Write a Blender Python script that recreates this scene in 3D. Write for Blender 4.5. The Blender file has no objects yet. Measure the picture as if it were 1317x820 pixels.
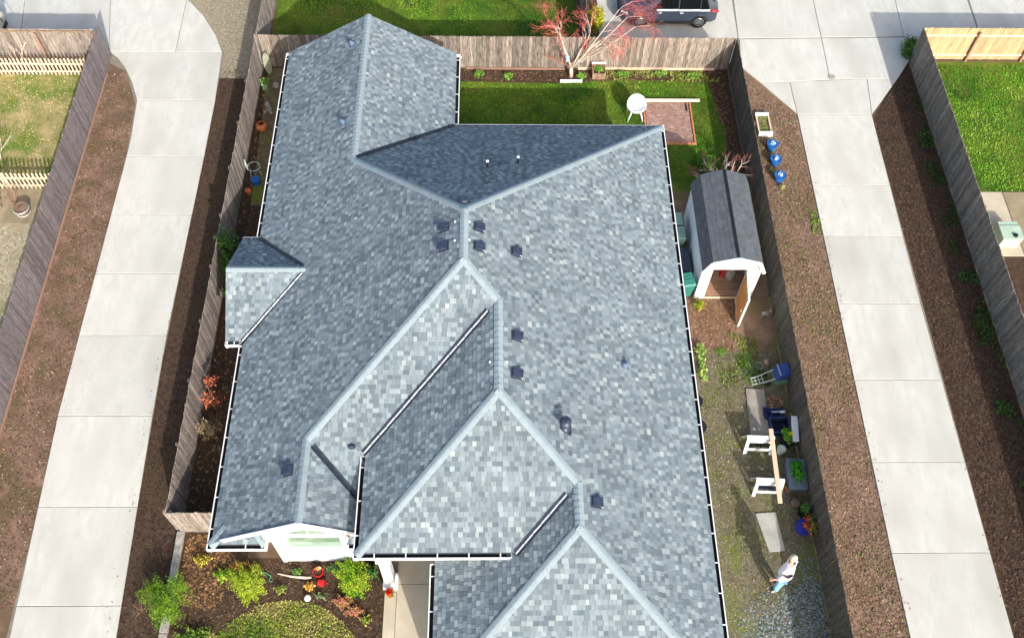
import bpy, math, random
import numpy as np
from mathutils import Vector, Matrix
random.seed(7); rng = np.random.default_rng(7)
S = bpy.context.scene; COL = S.collection
R = math.radians

# ------------------------------------------------------------------ camera
def set_camera():
    cd = bpy.data.cameras.new('camera'); co = bpy.data.objects.new('camera', cd); COL.objects.link(co)
    a, y, r = R(58.454), R(2.319), R(2.019)
    F = Vector((math.sin(y)*math.cos(a), math.cos(y)*math.cos(a), -math.sin(a)))
    Rt = Vector((math.cos(y), -math.sin(y), 0)); U = Rt.cross(F)
    R2 = Rt*math.cos(r)+U*math.sin(r); U2 = -Rt*math.sin(r)+U*math.cos(r)
    m = Matrix((R2, U2, -F)).transposed().to_4x4(); m.translation = Vector((0, 0, 30.645))
    co.matrix_world = m
    cd.sensor_width = 36; cd.lens = 1215.571/1317*36; cd.clip_start = .5; cd.clip_end = 2000
    S.camera = co
set_camera()
# ------------------------------------------------------------------ light
SUN_EL, SUN_AZ = 28.5, 159.0          # azimuth clockwise from +y (north): sun stands south-south-east
w = bpy.data.worlds.new('World'); S.world = w; w.use_nodes = True
nt = w.node_tree; bg = nt.nodes['Background']; sky = nt.nodes.new('ShaderNodeTexSky')
sky.sky_type = 'NISHITA'; sky.sun_disc = False; sky.sun_elevation = R(SUN_EL); sky.sun_rotation = R(SUN_AZ)
nt.links.new(sky.outputs[0], bg.inputs[0]); bg.inputs[1].default_value = .15; sky.dust_density = 3.5; sky.ozone_density = .7
sd = bpy.data.lights.new('sun', 'SUN'); so = bpy.data.objects.new('sun', sd); COL.objects.link(so)
sd.energy = 3.15; sd.angle = R(.55); sd.color = (1, .955, .89)
sv = Vector((math.sin(R(SUN_AZ))*math.cos(R(SUN_EL)), math.cos(R(SUN_AZ))*math.cos(R(SUN_EL)), math.sin(R(SUN_EL))))
so.rotation_euler = sv.to_track_quat('Z', 'Y').to_euler(); so.location = (10, -20, 60)
S.view_settings.view_transform = 'Standard'; S.view_settings.look = 'None'
S.view_settings.exposure = .86; S.view_settings.gamma = 1
S.render.engine = 'CYCLES'; S.render.resolution_x = 1024; S.render.resolution_y = 637

# ------------------------------------------------------------------ materials
def c(r, g, b):
    f = lambda v: (v/255/12.92 if v/255 <= .04045 else ((v/255+.055)/1.055)**2.4)
    return (f(r), f(g), f(b))
MATS = {}
def mat(name, a, b=None, scale=3., rough=.85, bump=.0, bscale=None, attr=False, rnd=0., stretch=None,
        third=None, tscale=.6, tpos=(.45, .6), metal=0., detail=6, spec=.3, pos=(.35, .65)):
    """base colour mixes a and b over noise, optionally a third tone over larger patches"""
    if name in MATS: return MATS[name]
    m = bpy.data.materials.new(name); m.use_nodes = True; t = m.node_tree; N = t.nodes; L = t.links
    p = N['Principled BSDF']; p.inputs['Roughness'].default_value = rough; p.inputs['Metallic'].default_value = metal
    p.inputs['Specular IOR Level'].default_value = spec
    tc = N.new('ShaderNodeTexCoord'); co = tc.outputs['Object']
    if stretch:
        mp = N.new('ShaderNodeMapping'); mp.inputs['Scale'].default_value = stretch; L.new(co, mp.inputs[0]); co = mp.outputs[0]
    oi = N.new('ShaderNodeObjectInfo')
    if rnd:
        ad = N.new('ShaderNodeVectorMath'); ad.operation = 'MULTIPLY_ADD'; L.new(oi.outputs['Random'], ad.inputs[0])
        ad.inputs[1].default_value = (37, 91, 53); L.new(co, ad.inputs[2]); co = ad.outputs[0]
    def noise(s, d=detail, r=.6):
        n = N.new('ShaderNodeTexNoise'); n.inputs['Scale'].default_value = s; n.inputs['Detail'].default_value = d
        n.inputs['Roughness'].default_value = r; L.new(co, n.inputs['Vector']); return n.outputs['Fac']
    def ramp(f, lo, hi):
        q = N.new('ShaderNodeMapRange'); q.inputs[1].default_value = lo; q.inputs[2].default_value = hi; L.new(f, q.inputs[0]); return q.outputs[0]
    def mix(f, A, B, kind='MIX'):
        x = N.new('ShaderNodeMix'); x.data_type = 'RGBA'; x.blend_type = kind
        if isinstance(f, float): x.inputs[0].default_value = f
        else: L.new(f, x.inputs[0])
        for i, v in ((6, A), (7, B)):
            if isinstance(v, tuple): x.inputs[i].default_value = (*v, 1)
            else: L.new(v, x.inputs[i])
        return x.outputs[2]
    if attr:
        at = N.new('ShaderNodeAttribute'); at.attribute_name = 'Col'; colr = at.outputs['Color']
        if b: colr = mix(ramp(noise(scale), *pos), mix(1., colr, a, 'MULTIPLY'), mix(1., colr, b, 'MULTIPLY'))
    else:
        colr = mix(ramp(noise(scale), *pos), a, b if b else a)
        if third: colr = mix(ramp(noise(tscale, 3), *tpos), colr, third)
    if rnd:
        hs = N.new('ShaderNodeHueSaturation'); mr = N.new('ShaderNodeMapRange'); L.new(oi.outputs['Random'], mr.inputs[0])
        mr.inputs[3].default_value = 1-rnd; mr.inputs[4].default_value = 1+rnd; L.new(mr.outputs[0], hs.inputs['Value']); L.new(colr, hs.inputs['Color']); colr = hs.outputs[0]
    L.new(colr, p.inputs['Base Color'])
    if bump:
        bn = N.new('ShaderNodeBump'); bn.inputs['Strength'].default_value = bump; bn.inputs['Distance'].default_value = .02
        L.new(noise(bscale or scale*4, 4), bn.inputs['Height']); L.new(bn.outputs[0], p.inputs['Normal'])
    MATS[name] = m; return m
M_shingle = mat('shingle', (.87, .87, .87), (1.1, 1.1, 1.1), 1.3, .95, attr=True, bump=.5, bscale=150, spec=.15)
M_cap = mat('ridge cap shingle', c(130, 145, 151), c(144, 158, 164), 40, .95, bump=.4, bscale=120, rnd=.05, spec=.15)
M_deck = mat('roof underlay', c(50, 55, 60), c(60, 65, 70), 5)
M_white = mat('white paint', c(222, 224, 226), c(232, 233, 234), 2, .5)
M_siding = mat('white siding', c(216, 220, 224), c(228, 231, 234), 1.5, .6)
M_whitepl = mat('white plastic', c(225, 226, 228), c(236, 236, 238), 2, .4, spec=.5)
M_gut = mat('painted gutter shade', c(26, 26, 28), c(44, 42, 40), 6, .9)  # near-black colour paints the shade inside the gutters
M_metal = mat('flashing metal with painted shadow', c(38, 44, 54), c(58, 66, 78), 4, .35, metal=.3)  # valley metal, darkened to carry the shadow of the cut shingle edges
M_rib = mat('bright metal and painted glint', c(200, 205, 212), c(225, 228, 232), 12, .35, metal=.2)  # bright metal; on valleys and vents its whiteness paints a sun glint
M_vent = mat('vent metal', c(36, 44, 60), c(56, 66, 86), 10, .45, spec=.5)
M_black = mat('black plastic', c(24, 25, 28), c(34, 35, 38), 5, .5)
M_conc = mat('driveway concrete', c(182, 181, 173), c(196, 195, 187), 2.2, .9, bump=.3, bscale=60, third=c(171, 169, 160), tscale=.55, tpos=(.47, .78), rnd=.035, stretch=(1.6, .6, 1))
M_concdark = mat('side concrete', c(130, 124, 112), c(158, 152, 140), 1.6, .9, bump=.2, bscale=60)
M_tan = mat('tan patio concrete', c(128, 116, 92), c(152, 138, 112), 1.6, .9, bump=.2, bscale=50)
M_walk = mat('walkway concrete', c(172, 162, 142), c(190, 180, 160), 1.1, .9, bump=.2, bscale=60)
M_joint = mat('joint filler', c(116, 110, 98), c(134, 126, 114), 8)
M_soil = mat('brown soil', c(100, 78, 66), c(134, 108, 92), 1.4, .95, bump=1., bscale=9, third=c(96, 82, 60), tscale=.9)
M_dark = mat('dark bark soil', c(50, 38, 30), c(82, 62, 48), 5, .95, bump=1., bscale=22, third=c(70, 56, 40), tscale=.5)
M_mulch = mat('reddish bark mulch', c(112, 88, 72), c(146, 120, 100), 1.6, .95, bump=1., bscale=25, third=c(112, 94, 66), tscale=.5)
M_gravel = mat('tan gravel', c(128, 118, 98), c(156, 146, 126), 9, .95, bump=.8, bscale=40)
M_yard = mat('mossy gravel', c(94, 86, 60), c(122, 112, 84), 4, .95, bump=1., bscale=35, third=c(104, 116, 46), tscale=.7, tpos=(.52, .66))
M_gravb = mat('blue grey gravel', c(92, 96, 90), c(136, 140, 134), 22, .9, bump=1., bscale=50)
M_ground = mat('bare earth', c(84, 68, 54), c(104, 86, 68), 1.5, .95, bump=.6, bscale=12)
M_turf = mat('lawn soil', c(44, 74, 14), c(88, 112, 30), .7, .95, bump=.6, bscale=30, third=c(96, 104, 36), tscale=.5)
M_turfdry = mat('patchy turf', c(104, 116, 40), c(148, 146, 76), 1.2, .95, bump=.6, bscale=30, third=c(74, 98, 28), tscale=.55)
M_leaf = mat('foliage', (.8, .8, .8), (1.2, 1.2, 1.2), 8, .7, attr=True, spec=.25)
M_chip = mat('loose bits', (.75, .75, .75), (1.2, 1.2, 1.2), 20, .95, attr=True)
M_fence = mat('weathered fence boards', c(94, 86, 80), c(160, 148, 139), 5, .9, bump=.5, bscale=30, rnd=.3, stretch=(7, 7, .55))
M_fenceb = mat('brown fence boards', c(84, 76, 68), c(160, 147, 135), 5, .9, bump=.5, bscale=30, rnd=.36, stretch=(7, 7, .55))
M_fencep = mat('purple grey fence boards', c(88, 81, 84), c(136, 128, 130), 5, .9, bump=.5, bscale=30, rnd=.2, stretch=(7, 7, .55))
M_fenced = mat('grey fence boards', c(86, 82, 74), c(150, 143, 132), 5, .9, bump=.5, bscale=30, rnd=.28, stretch=(7, 7, .55))
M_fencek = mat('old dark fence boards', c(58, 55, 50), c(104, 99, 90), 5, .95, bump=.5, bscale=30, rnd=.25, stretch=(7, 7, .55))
M_fencey = mat('new tan fence boards', c(150, 128, 94), c(184, 162, 126), 5, .85, bump=.3, bscale=30, rnd=.16, stretch=(7, 7, .55))
M_lumber = mat('bright lumber', c(212, 182, 152), c(226, 198, 170), 5, .8, stretch=(6, .8, 6))
M_red = mat('reddish rail', c(136, 106, 90), c(154, 124, 106), 6, .85, stretch=(.8, 6, 6))
M_picket = mat('cream pickets', c(188, 168, 144), c(212, 194, 170), 5, .7, rnd=.06)
M_glass = mat('pale green window glass', c(92, 122, 104), c(132, 156, 138), 1.5, .08, spec=.7)
M_darkglass = mat('dark window glass', c(10, 12, 14), c(16, 18, 20), 2, .08, spec=.8)
M_car = mat('dark blue grey car paint', c(58, 68, 82), c(62, 72, 86), 1, .22, metal=.35, spec=.7)
M_chrome = mat('bright trim', c(214, 218, 224), c(230, 232, 236), 3, .25, metal=.4)
M_rubber = mat('tyre rubber', c(22, 22, 23), c(32, 32, 33), 20, .85)
M_rim = mat('alloy rim', c(120, 122, 126), c(150, 152, 156), 5, .35, metal=.6)
M_tail = mat('tail lamp', c(176, 40, 48), c(196, 60, 66), 3, .3)
M_shedroof = mat('shed roofing', c(76, 81, 86), c(94, 99, 105), 3, .95, bump=.4, bscale=90, rnd=.06)
M_ply = mat('plywood', c(176, 122, 66), c(200, 146, 86), 3, .7, stretch=(1, 1, .3))
M_floor = mat('shed floor boards', c(150, 116, 94), c(178, 142, 118), 4, .85, rnd=.08)
M_bark = mat('pale tree bark', c(186, 168, 152), c(212, 198, 184), 6, .9, bump=.4, bscale=30)
M_boot = mat('grey blue vent boot', c(74, 92, 116), c(96, 114, 138), 10, .5)
M_barkd = mat('brown twig bark', c(120, 92, 76), c(160, 130, 108), 6, .9)
M_twig = mat('red twigs', c(176, 84, 78), c(206, 112, 102), 6, .9)
M_brick = mat('patio paver', c(142, 106, 94), c(176, 146, 134), 3, .9, bump=.4, bscale=60, rnd=.15)
M_frame = mat('terracotta edging', c(186, 118, 80), c(204, 136, 98), 4, .85)
M_teal = mat('pale teal bin', c(112, 144, 138), c(128, 160, 152), 3, .5)
M_green = mat('bright green plastic', c(44, 108, 98), c(56, 122, 110), 3, .45)
M_blue = mat('blue plastic', c(30, 84, 150), c(42, 104, 172), 3, .4)
M_blued = mat('blue enamel', c(48, 66, 128), c(60, 80, 146), 3, .4)
M_navy = mat('navy plastic', c(24, 34, 56), c(34, 46, 70), 3, .4)
M_terra = mat('terracotta', c(176, 98, 58), c(196, 118, 76), 6, .8)
M_rot = mat('red glaze', c(170, 26, 28), c(190, 36, 36), 4, .35)
M_stone = mat('grey stone', c(128, 124, 116), c(170, 166, 158), 5, .9, bump=.5)
M_barrel = mat('weathered barrel', c(104, 88, 74), c(136, 118, 100), 6, .85)
M_pink = mat('pink fabric', c(196, 84, 164), c(214, 104, 182), 4, .8)
M_sage = mat('pale green metal', c(156, 178, 158), c(170, 190, 170), 4, .5)
M_wire = mat('pale wire', c(172, 188, 178), c(190, 202, 192), 4, .4)
M_skin = mat('skin', c(206, 150, 126), c(216, 162, 138), 8, .6)
M_shirt = mat('white sweatshirt', c(214, 208, 214), c(232, 228, 232), 6, .9, bump=.3, bscale=20)
M_jean = mat('light blue jeans', c(110, 160, 188), c(138, 184, 206), 10, .9)
M_hair = mat('pale blond hair', c(190, 182, 152), c(214, 206, 180), 30, .8)
M_shoe = mat('grey shoes', c(120, 118, 116), c(140, 138, 136), 8, .8)
M_glove = M_skin

# ------------------------------------------------------------------ mesh helpers
def props(o, label=None, cat=None, group=None, kind=None):
    if label: o['label'] = label
    if cat: o['category'] = cat
    if group: o['group'] = group
    if kind: o['kind'] = kind
    return o
class MB:
    def __init__(s): s.v = []; s.f = []; s.m = []; s.mi = 0
    def face(s, pts):
        n = len(s.v); s.v += [tuple(p) for p in pts]; s.f.append(tuple(range(n, n+len(pts)))); s.m.append(s.mi)
    def add(s, vs, fs):
        n = len(s.v); s.v += [tuple(p) for p in vs]
        for f in fs: s.f.append(tuple(n+i for i in f)); s.m.append(s.mi)
    def box(s, x0, y0, z0, x1, y1, z1):
        s.add([(x0,y0,z0),(x1,y0,z0),(x1,y1,z0),(x0,y1,z0),(x0,y0,z1),(x1,y0,z1),(x1,y1,z1),(x0,y1,z1)],
              [(0,3,2,1),(4,5,6,7),(0,1,5,4),(1,2,6,5),(2,3,7,6),(3,0,4,7)])
    def beam(s, p, q, wd, h, up=(0, 0, 1)):
        p = Vector(p); q = Vector(q); d = (q-p).normalized(); u = Vector(up)
        if abs(d.dot(u)) > .98: u = Vector((1, 0, 0))
        r = d.cross(u).normalized()*wd/2; t = r.cross(d).normalized()*h/2
        vs = [p-r-t, p+r-t, p+r+t, p-r+t, q-r-t, q+r-t, q+r+t, q-r+t]
        s.add(vs, [(0,1,2,3),(7,6,5,4),(0,4,5,1),(1,5,6,2),(2,6,7,3),(3,7,4,0)])
    def tube(s, pts, rad, n=6):
        pts = [Vector(p) for p in pts]; rad = rad if isinstance(rad, (list, tuple)) else [rad]*len(pts); rings = []
        for i, p in enumerate(pts):
            d = (pts[min(i+1, len(pts)-1)]-pts[max(i-1, 0)])
            d = d.normalized() if d.length > 1e-6 else Vector((0, 0, 1))
            u = Vector((0, 0, 1)) if abs(d.z) < .9 else Vector((1, 0, 0))
            a = d.cross(u).normalized(); b = a.cross(d)
            rings.append([p+(a*math.cos(k*math.tau/n)+b*math.sin(k*math.tau/n))*rad[i] for k in range(n)])
        vs = [v for r in rings for v in r]; fs = []
        for i in range(len(pts)-1):
            for k in range(n): fs.append((i*n+k, i*n+(k+1) % n, (i+1)*n+(k+1) % n, (i+1)*n+k))
        fs.append(tuple(range(n))[::-1]); fs.append(tuple((len(pts)-1)*n+k for k in range(n))); s.add(vs, fs)
    def lathe(s, prof, n=14, o=(0, 0, 0), sx=1, sy=1):
        vs = []; fs = []
        for r, z in prof: vs += [(o[0]+r*sx*math.cos(k*math.tau/n), o[1]+r*sy*math.sin(k*math.tau/n), o[2]+z) for k in range(n)]
        for i in range(len(prof)-1):
            for k in range(n): fs.append((i*n+k, i*n+(k+1) % n, (i+1)*n+(k+1) % n, (i+1)*n+k))
        fs.append(tuple(range(n))[::-1]); fs.append(tuple((len(prof)-1)*n+k for k in range(n))); s.add(vs, fs)
    def prism(s, pts, z0, z1):
        n = len(pts); vs = [(x, y, z0) for x, y in pts]+[(x, y, z1) for x, y in pts]
        s.add(vs, [tuple(range(n))[::-1], tuple(range(n, 2*n))]+[(i, (i+1) % n, n+(i+1) % n, n+i) for i in range(n)])
    def build(s, name, mats, parent=None, off=None, smooth=False, bevel=0):
        me = bpy.data.meshes.new(name); o = off or (parent.get('_o') if parent and '_o' in parent else None)
        v = s.v
        if off: v = [(a-off[0], b-off[1], d-off[2]) for a, b, d in v]
        me.from_pydata(v, [], s.f)
        for m in (mats if isinstance(mats, list) else [mats]): me.materials.append(m)
        if isinstance(mats, list): me.polygons.foreach_set('material_index', s.m)
        if smooth: me.polygons.foreach_set('use_smooth', [True]*len(me.polygons))
        me.update(); ob = bpy.data.objects.new(name, me); COL.objects.link(ob)
        if parent: ob.parent = parent
        if bevel:
            b = ob.modifiers.new('b', 'BEVEL'); b.width = bevel; b.segments = 2; b.limit_method = 'ANGLE'
        return ob
def soup(name, verts, k, cols, material, parent=None, off=(0, 0, 0)):
    """verts (n*k,3) array: n faces of k corners; cols (n,3)"""
    n = len(verts)//k; me = bpy.data.meshes.new(name); me.vertices.add(n*k); me.loops.add(n*k); me.polygons.add(n)
    me.vertices.foreach_set('co', (np.asarray(verts, np.float32)-np.array(off, np.float32)).ravel())
    me.loops.foreach_set('vertex_index', np.arange(n*k, dtype=np.int32))
    me.polygons.foreach_set('loop_start', np.arange(0, n*k, k, dtype=np.int32)); me.update(calc_edges=True)
    ca = me.color_attributes.new('Col', 'FLOAT_COLOR', 'POINT')
    cc = np.ones((n*k, 4), np.float32); cc[:, :3] = np.repeat(np.asarray(cols), k, 0); ca.data.foreach_set('color', cc.ravel())
    me.materials.append(material); o = bpy.data.objects.new(name, me); COL.objects.link(o)
    if parent: o.parent = parent
    return o
def thing(name, label, cat, loc=(0, 0, 0), rz=0, group=None):
    o = bpy.data.objects.new(name, None); COL.objects.link(o); o.location = loc; o.rotation_euler = (0, 0, rz); o.empty_display_size = .2
    return props(o, label, cat, group)
def dup(root, loc, rz, label, group=None):
    r = root.copy(); COL.objects.link(r); r.location = loc; r.rotation_euler = (0, 0, rz); r['label'] = label
    if group: r['group'] = group
    for ch in list(root.children):
        k = ch.copy(); COL.objects.link(k); k.parent = r
        for g in ch.children:
            h = g.copy(); COL.objects.link(h); h.parent = k
    return r
def sheet(name, pts, z, m, kind='structure', parent=None):
    b = MB(); b.face([(x, y, z) for x, y in pts]); o = b.build(name, m, parent)
    if not parent: o['kind'] = kind
    return o
def inpoly(P, poly):
    x, y = P[:, 0], P[:, 1]; ins = np.zeros(len(P), bool); n = len(poly)
    for i in range(n):
        x1, y1 = poly[i]; x2, y2 = poly[(i+1) % n]
        cnd = ((y1 > y) != (y2 > y)) & (x < (x2-x1)*(y-y1)/((y2-y1) or 1e-9)+x1); ins ^= cnd
    return ins
def scatter(poly, dens, clump=0):
    a = np.array(poly); lo, hi = a.min(0), a.max(0); n = int((hi[0]-lo[0])*(hi[1]-lo[1])*dens)
    P = rng.random((n, 2))*(hi-lo)+lo; P = P[inpoly(P, poly)]
    if clump:
        f = vnoise(P, clump); P = P[rng.random(len(P)) < np.clip((f-.45)*6, 0, 1)]
    return P
_g = rng.random((256, 256))
def vnoise(P, s):
    q = P*s+1000; i = np.floor(q).astype(int); f = q-i; f = f*f*(3-2*f)
    g = lambda a, b: _g[a % 256, b % 256]
    x, y = i[:, 0], i[:, 1]
    return (g(x, y)*(1-f[:, 0])+g(x+1, y)*f[:, 0])*(1-f[:, 1])+(g(x, y+1)*(1-f[:, 0])+g(x+1, y+1)*f[:, 0])*f[:, 1]
def grass(label, poly, dens, h, cols, z=.01, wd=.02, clump=0, cat='grass'):
    P = scatter(poly, dens, clump); n = len(P); az = rng.random(n)*math.tau; hh = h*(.5+rng.random(n)); ln = hh*(.3+rng.random(n)*.9)
    la = rng.random(n)*math.tau; V = np.zeros((n, 3, 3)); d = np.stack([np.cos(az), np.sin(az)], 1)*wd*(.6+rng.random(n))[:, None]
    V[:, 0, :2] = P-d; V[:, 1, :2] = P+d; V[:, 2, :2] = P+np.stack([np.cos(la), np.sin(la)], 1)*ln[:, None]; V[:, :2, 2] = z; V[:, 2, 2] = z+hh
    f = vnoise(P, .55)*.6+vnoise(P, 1.9)*.4; cl = np.array(cols); k = np.clip((f-.2)/.6, 0, .999)*(len(cl)-1); i = k.astype(int); t = (k-i)[:, None]
    cc = cl[i]*(1-t)+cl[np.minimum(i+1, len(cl)-1)]*t; cc *= (.75+.5*rng.random((n, 1)))
    return props(soup('grass', V.reshape(-1, 3), 3, cc, M_leaf), label, cat, kind='stuff')
def chips(name, label, cat, poly, dens, size, cols, z=.012, clump=0, tilt=.5, flat=.5):
    P = scatter(poly, dens, clump); n = len(P); az = rng.random(n)*math.tau; L = size*(.5+rng.random(n)); W = L*(flat*(.5+rng.random(n)))
    u = np.stack([np.cos(az), np.sin(az), (rng.random(n)-.5)*tilt], 1); v = np.stack([-np.sin(az), np.cos(az), (rng.random(n)-.5)*tilt], 1)
    C0 = np.concatenate([P, (z+size*.25*rng.random(n))[:, None]], 1); a = u*L[:, None]/2; b = v*W[:, None]/2
    V = np.stack([C0-a-b, C0+a-b, C0+a+b, C0-a+b], 1); cl = np.array(cols); cc = cl[rng.integers(0, len(cl), n)]*(.7+.6*rng.random((n, 1)))
    return props(soup(name, V.reshape(-1, 3), 4, cc, M_chip), label, cat, kind='stuff')
def leaves(name, parent, ell, n, size, cols, hollow=.5, shape=1.):
    """leaf quads through the volume of several ellipsoids (cx,cy,cz,rx,ry,rz)"""
    Vs = []; Cs = []
    tot = sum(e[3]*e[4] for e in ell)
    for e in ell:
        k = max(8, int(n*e[3]*e[4]/tot)); d = rng.normal(size=(k, 3)); d /= np.linalg.norm(d, axis=1)[:, None]
        r = (hollow+(1-hollow)*rng.random(k))[:, None]*(.82+.3*np.sin(d[:, :1]*7+d[:, 1:2]*5+e[0]*9))
        P = d*r*np.array(e[3:6])+np.array(e[:3]); P[:, 2] = np.maximum(P[:, 2], .015)
        u = rng.normal(size=(k, 3)); u /= np.linalg.norm(u, axis=1)[:, None]; q = rng.normal(size=(k, 3))*.6+d*.6; v = np.cross(u, q); v /= np.linalg.norm(v, axis=1)[:, None]+1e-9
        s = (size*(.6+.8*rng.random(k)))[:, None]
        V = np.stack([P-u*s, P-v*s*.5*shape, P+u*s, P+v*s*.5*shape], 1); Vs.append(V.reshape(-1, 3))
        f = vnoise(P[:, :2]+P[:, 2:]*.7, 4)[:, None]; cl = np.array(cols); i = np.clip((f[:, 0]*.6+.4*rng.random(k))*len(cl), 0, len(cl)-1).astype(int)
        Cs.append(cl[i]*(.75+.5*rng.random((k, 1))))
    return soup(name, np.concatenate(Vs), 4, np.concatenate(Cs), M_leaf, parent)

# ------------------------------------------------------------------ ground, drives, lawns
sheet('ground', [(-400, -400), (400, -400), (400, 400), (-400, 400)], 0, M_ground)
FW, FL, FE, FR, FN = -10.3, -17.25, 10.78, 19.2, 32.15       # fence lines (west, far west, east, far east, north)
sheet('soil_strip', [(FL, -5), (-15, -5), (-15.05, 7.1), (-15.38, 16), (-15.4, 27.8), (-15.55, 29.8), (-16, 31.07), (-16.63, 32.13), (-17.44, 32.9)], .004, M_soil)
sheet('planting_strip', [(-12.1, -5), (FW, -5), (FW, 31.4), (-12.3, 31.4)], .004, M_dark)
sheet('gravel_path', [(-12.3, 31.4), (FW, 31.4), (FW, 45), (-20, 45), (-20, 36), (-12.3, 33)], .004, M_gravel)
sheet('mulch_bed', [(FE, -5), (13.4, -5), (13.6, 29.4), (11.4, 32.3), (FE, 32.4)], .004, M_mulch)
sheet('bark_bed', [(16.5, -5), (FR, -5), (FR, 32.9), (20, 33.9), (16.7, 29)], .004, M_dark)
sheet('side_yard', [(6, -5), (FE, -5), (FE, 26), (6, 26)], .004, M_yard)
sheet('bark_patch', [(6, 17.4), (7.4, 17.2), (8.6, 17.5), (9.8, 17.1), (10.7, 18), (10.7, 26), (6, 26)], .008, M_mulch)
sheet('side_soil', [(FW, 9.6), (-8, 9.6), (-8, 32.1), (FW, 32.1)], .004, M_dark)
sheet('back_lawn', [(-1.5, 25), (9.0, 25), (9.9, 25.8), (10.2, 28.5), (9.7, 31.4), (5.5, 31.45), (3, 31.2), (-1.5, 31.3)], .012, M_turf)
sheet('back_bed', [(-8, 26), (10.7, 26), (10.7, 32.1), (-8, 32.1)], .0055, M_dark)
sheet('side_path', [(FW+.45, 24.2), (-8.1, 24.2), (-8.1, 32.05), (FW+.2, 32.05)], .0085, M_yard)
sheet('north_lawn', [(-10.2, 32.3), (4.0, 32.3), (4.0, 45), (-10.2, 45)], .004, M_turf)
sheet('east_lawn', [(FR+.2, 25.07), (40, 25.07), (40, 32.75), (FR+.2, 32.75)], .006, M_turf)
sheet('east_soil', [(FR+.2, -5), (40, -5), (40, 21.7), (FR+.2, 21.7)], .005, M_dark)
sheet('front_bed', [(-10.2, -5), (-3.45, -5), (-3.45, 9.6), (-10.2, 9.6)], .006, M_dark)
LAWN = [(-6.5+2.72*math.cos(a)*(1+.02*math.sin(5*a)), 5.5+2.72*math.sin(a)) for a in [k*math.tau/48 for k in range(48)]]
sheet('front_lawn', LAWN, .012, M_turfdry)
sheet('west_lawn', [(-30, 25.1), (-17.5, 25.1), (-17.5, 31.6), (-30, 31.6)], .006, mat('worn turf', c(120, 118, 66), c(168, 152, 108), 1.4, .95, bump=.6, bscale=30, third=c(96, 116, 44), tscale=.6))
sheet('west_gravel', [(-30, -5), (-17.4, -5), (-17.4, 23.2), (-30, 23.2)], .006, mat('pale gravel', c(150, 138, 112), c(178, 166, 142), 3, .95, bump=.8, bscale=40, third=c(126, 128, 84), tscale=.4))

def slab_drive(name, base, z0, slabs, m, gap=.012, top=.05):
    b = MB(); b.prism(base, .002, top-.02); o = b.build(name, M_joint); o['kind'] = 'structure'
    for q in slabs:
        q = [Vector(p) for p in q]; cx = sum(q, Vector((0, 0)))/len(q); n = len(q); ins = []
        ar = sum(q[i].x*q[(i+1) % n].y-q[(i+1) % n].x*q[i].y for i in range(n)); sg = 1 if ar > 0 else -1
        for i in range(n):
            a, b_, d = q[i-1], q[i], q[(i+1) % n]; e1 = (b_-a).normalized(); e2 = (d-b_).normalized()
            n1 = Vector((-e1.y, e1.x))*sg; n2 = Vector((-e2.y, e2.x))*sg; k = n1+n2; ins.append(b_+k*(gap/max(.3, k.dot(n1))))
        off = (cx.x, cx.y, 0); mb = MB(); n = len(ins); g = .012
        ctr = cx
        lo = [(p.x, p.y, .004) for p in ins]; md = [(p.x, p.y, top-g) for p in ins]
        tp = [((p+(ctr-p).normalized()*g).x, (p+(ctr-p).normalized()*g).y, top) for p in ins]
        vs = lo+md+tp; fs = [tuple(range(2*n, 3*n))]
        for r in range(2):
            for i in range(n): fs.append((r*n+i, r*n+(i+1) % n, (r+1)*n+(i+1) % n, (r+1)*n+i))
        mb.add(vs, fs); s = mb.build('concrete_slab', m, o, off=off); s.location = off
    return o
# west drive
def xl(y): return -15.38+max(0, (15-y))*.043
def xr(y): return -12.13+max(0, (17-y))*.04
ys = [-4, -.7, 2.5, 4.8, 8.08, 11.36, 14.74, 18.05, 20.82, 23.72, 26.78]
sl = [[(xl(a), a), (xr(a), a), (xr(b), b), (xl(b), b)] for a, b in zip(ys, ys[1:])]
cv = [(-15.4, 27.8), (-15.55, 29.8)]
sl.append([(-15.38, 26.78), (-12.13, 26.78), (-12.16, 30.0), (-15.57, 30.0), (-15.4, 27.8)])
sl.append([(-15.57, 30.0), (-12.16, 30.0), (-12.3, 33.0), (-17.4, 33.0), (-16.95, 32.6), (-16.5, 32.0), (-16.0, 31.07)])
sl.append([(-14.42, 33.0), (-12.3, 33.0), (-12.76, 34.13), (-13.54, 35.44), (-14.5, 36.6)])
sl.append([(-17.42, 33.0), (-14.42, 33.0), (-14.5, 36.6), (-18.1, 36.6)])
sl += [[(-17.42-4*k-4, 32.6), (-17.42-4*k, 32.6 if k else 33.0), (-18.1-4*k, 36.6), (-22.1-4*k, 36.6)] for k in range(2)]
sl += [[(-22.1, 36.62), (-14.5, 36.62), (-16, 40), (-22.1, 40)]]
slab_drive('driveway', [(-15, -4), (-11.4, -4), (-12.1, 17), (-12.2, 33), (-14.5, 36.5), (-30, 40), (-30, 32.4), (-17.4, 32.4), (-16.4, 31.8), (-15.6, 29.8), (-15.4, 27)], 0, sl, M_conc)
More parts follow.
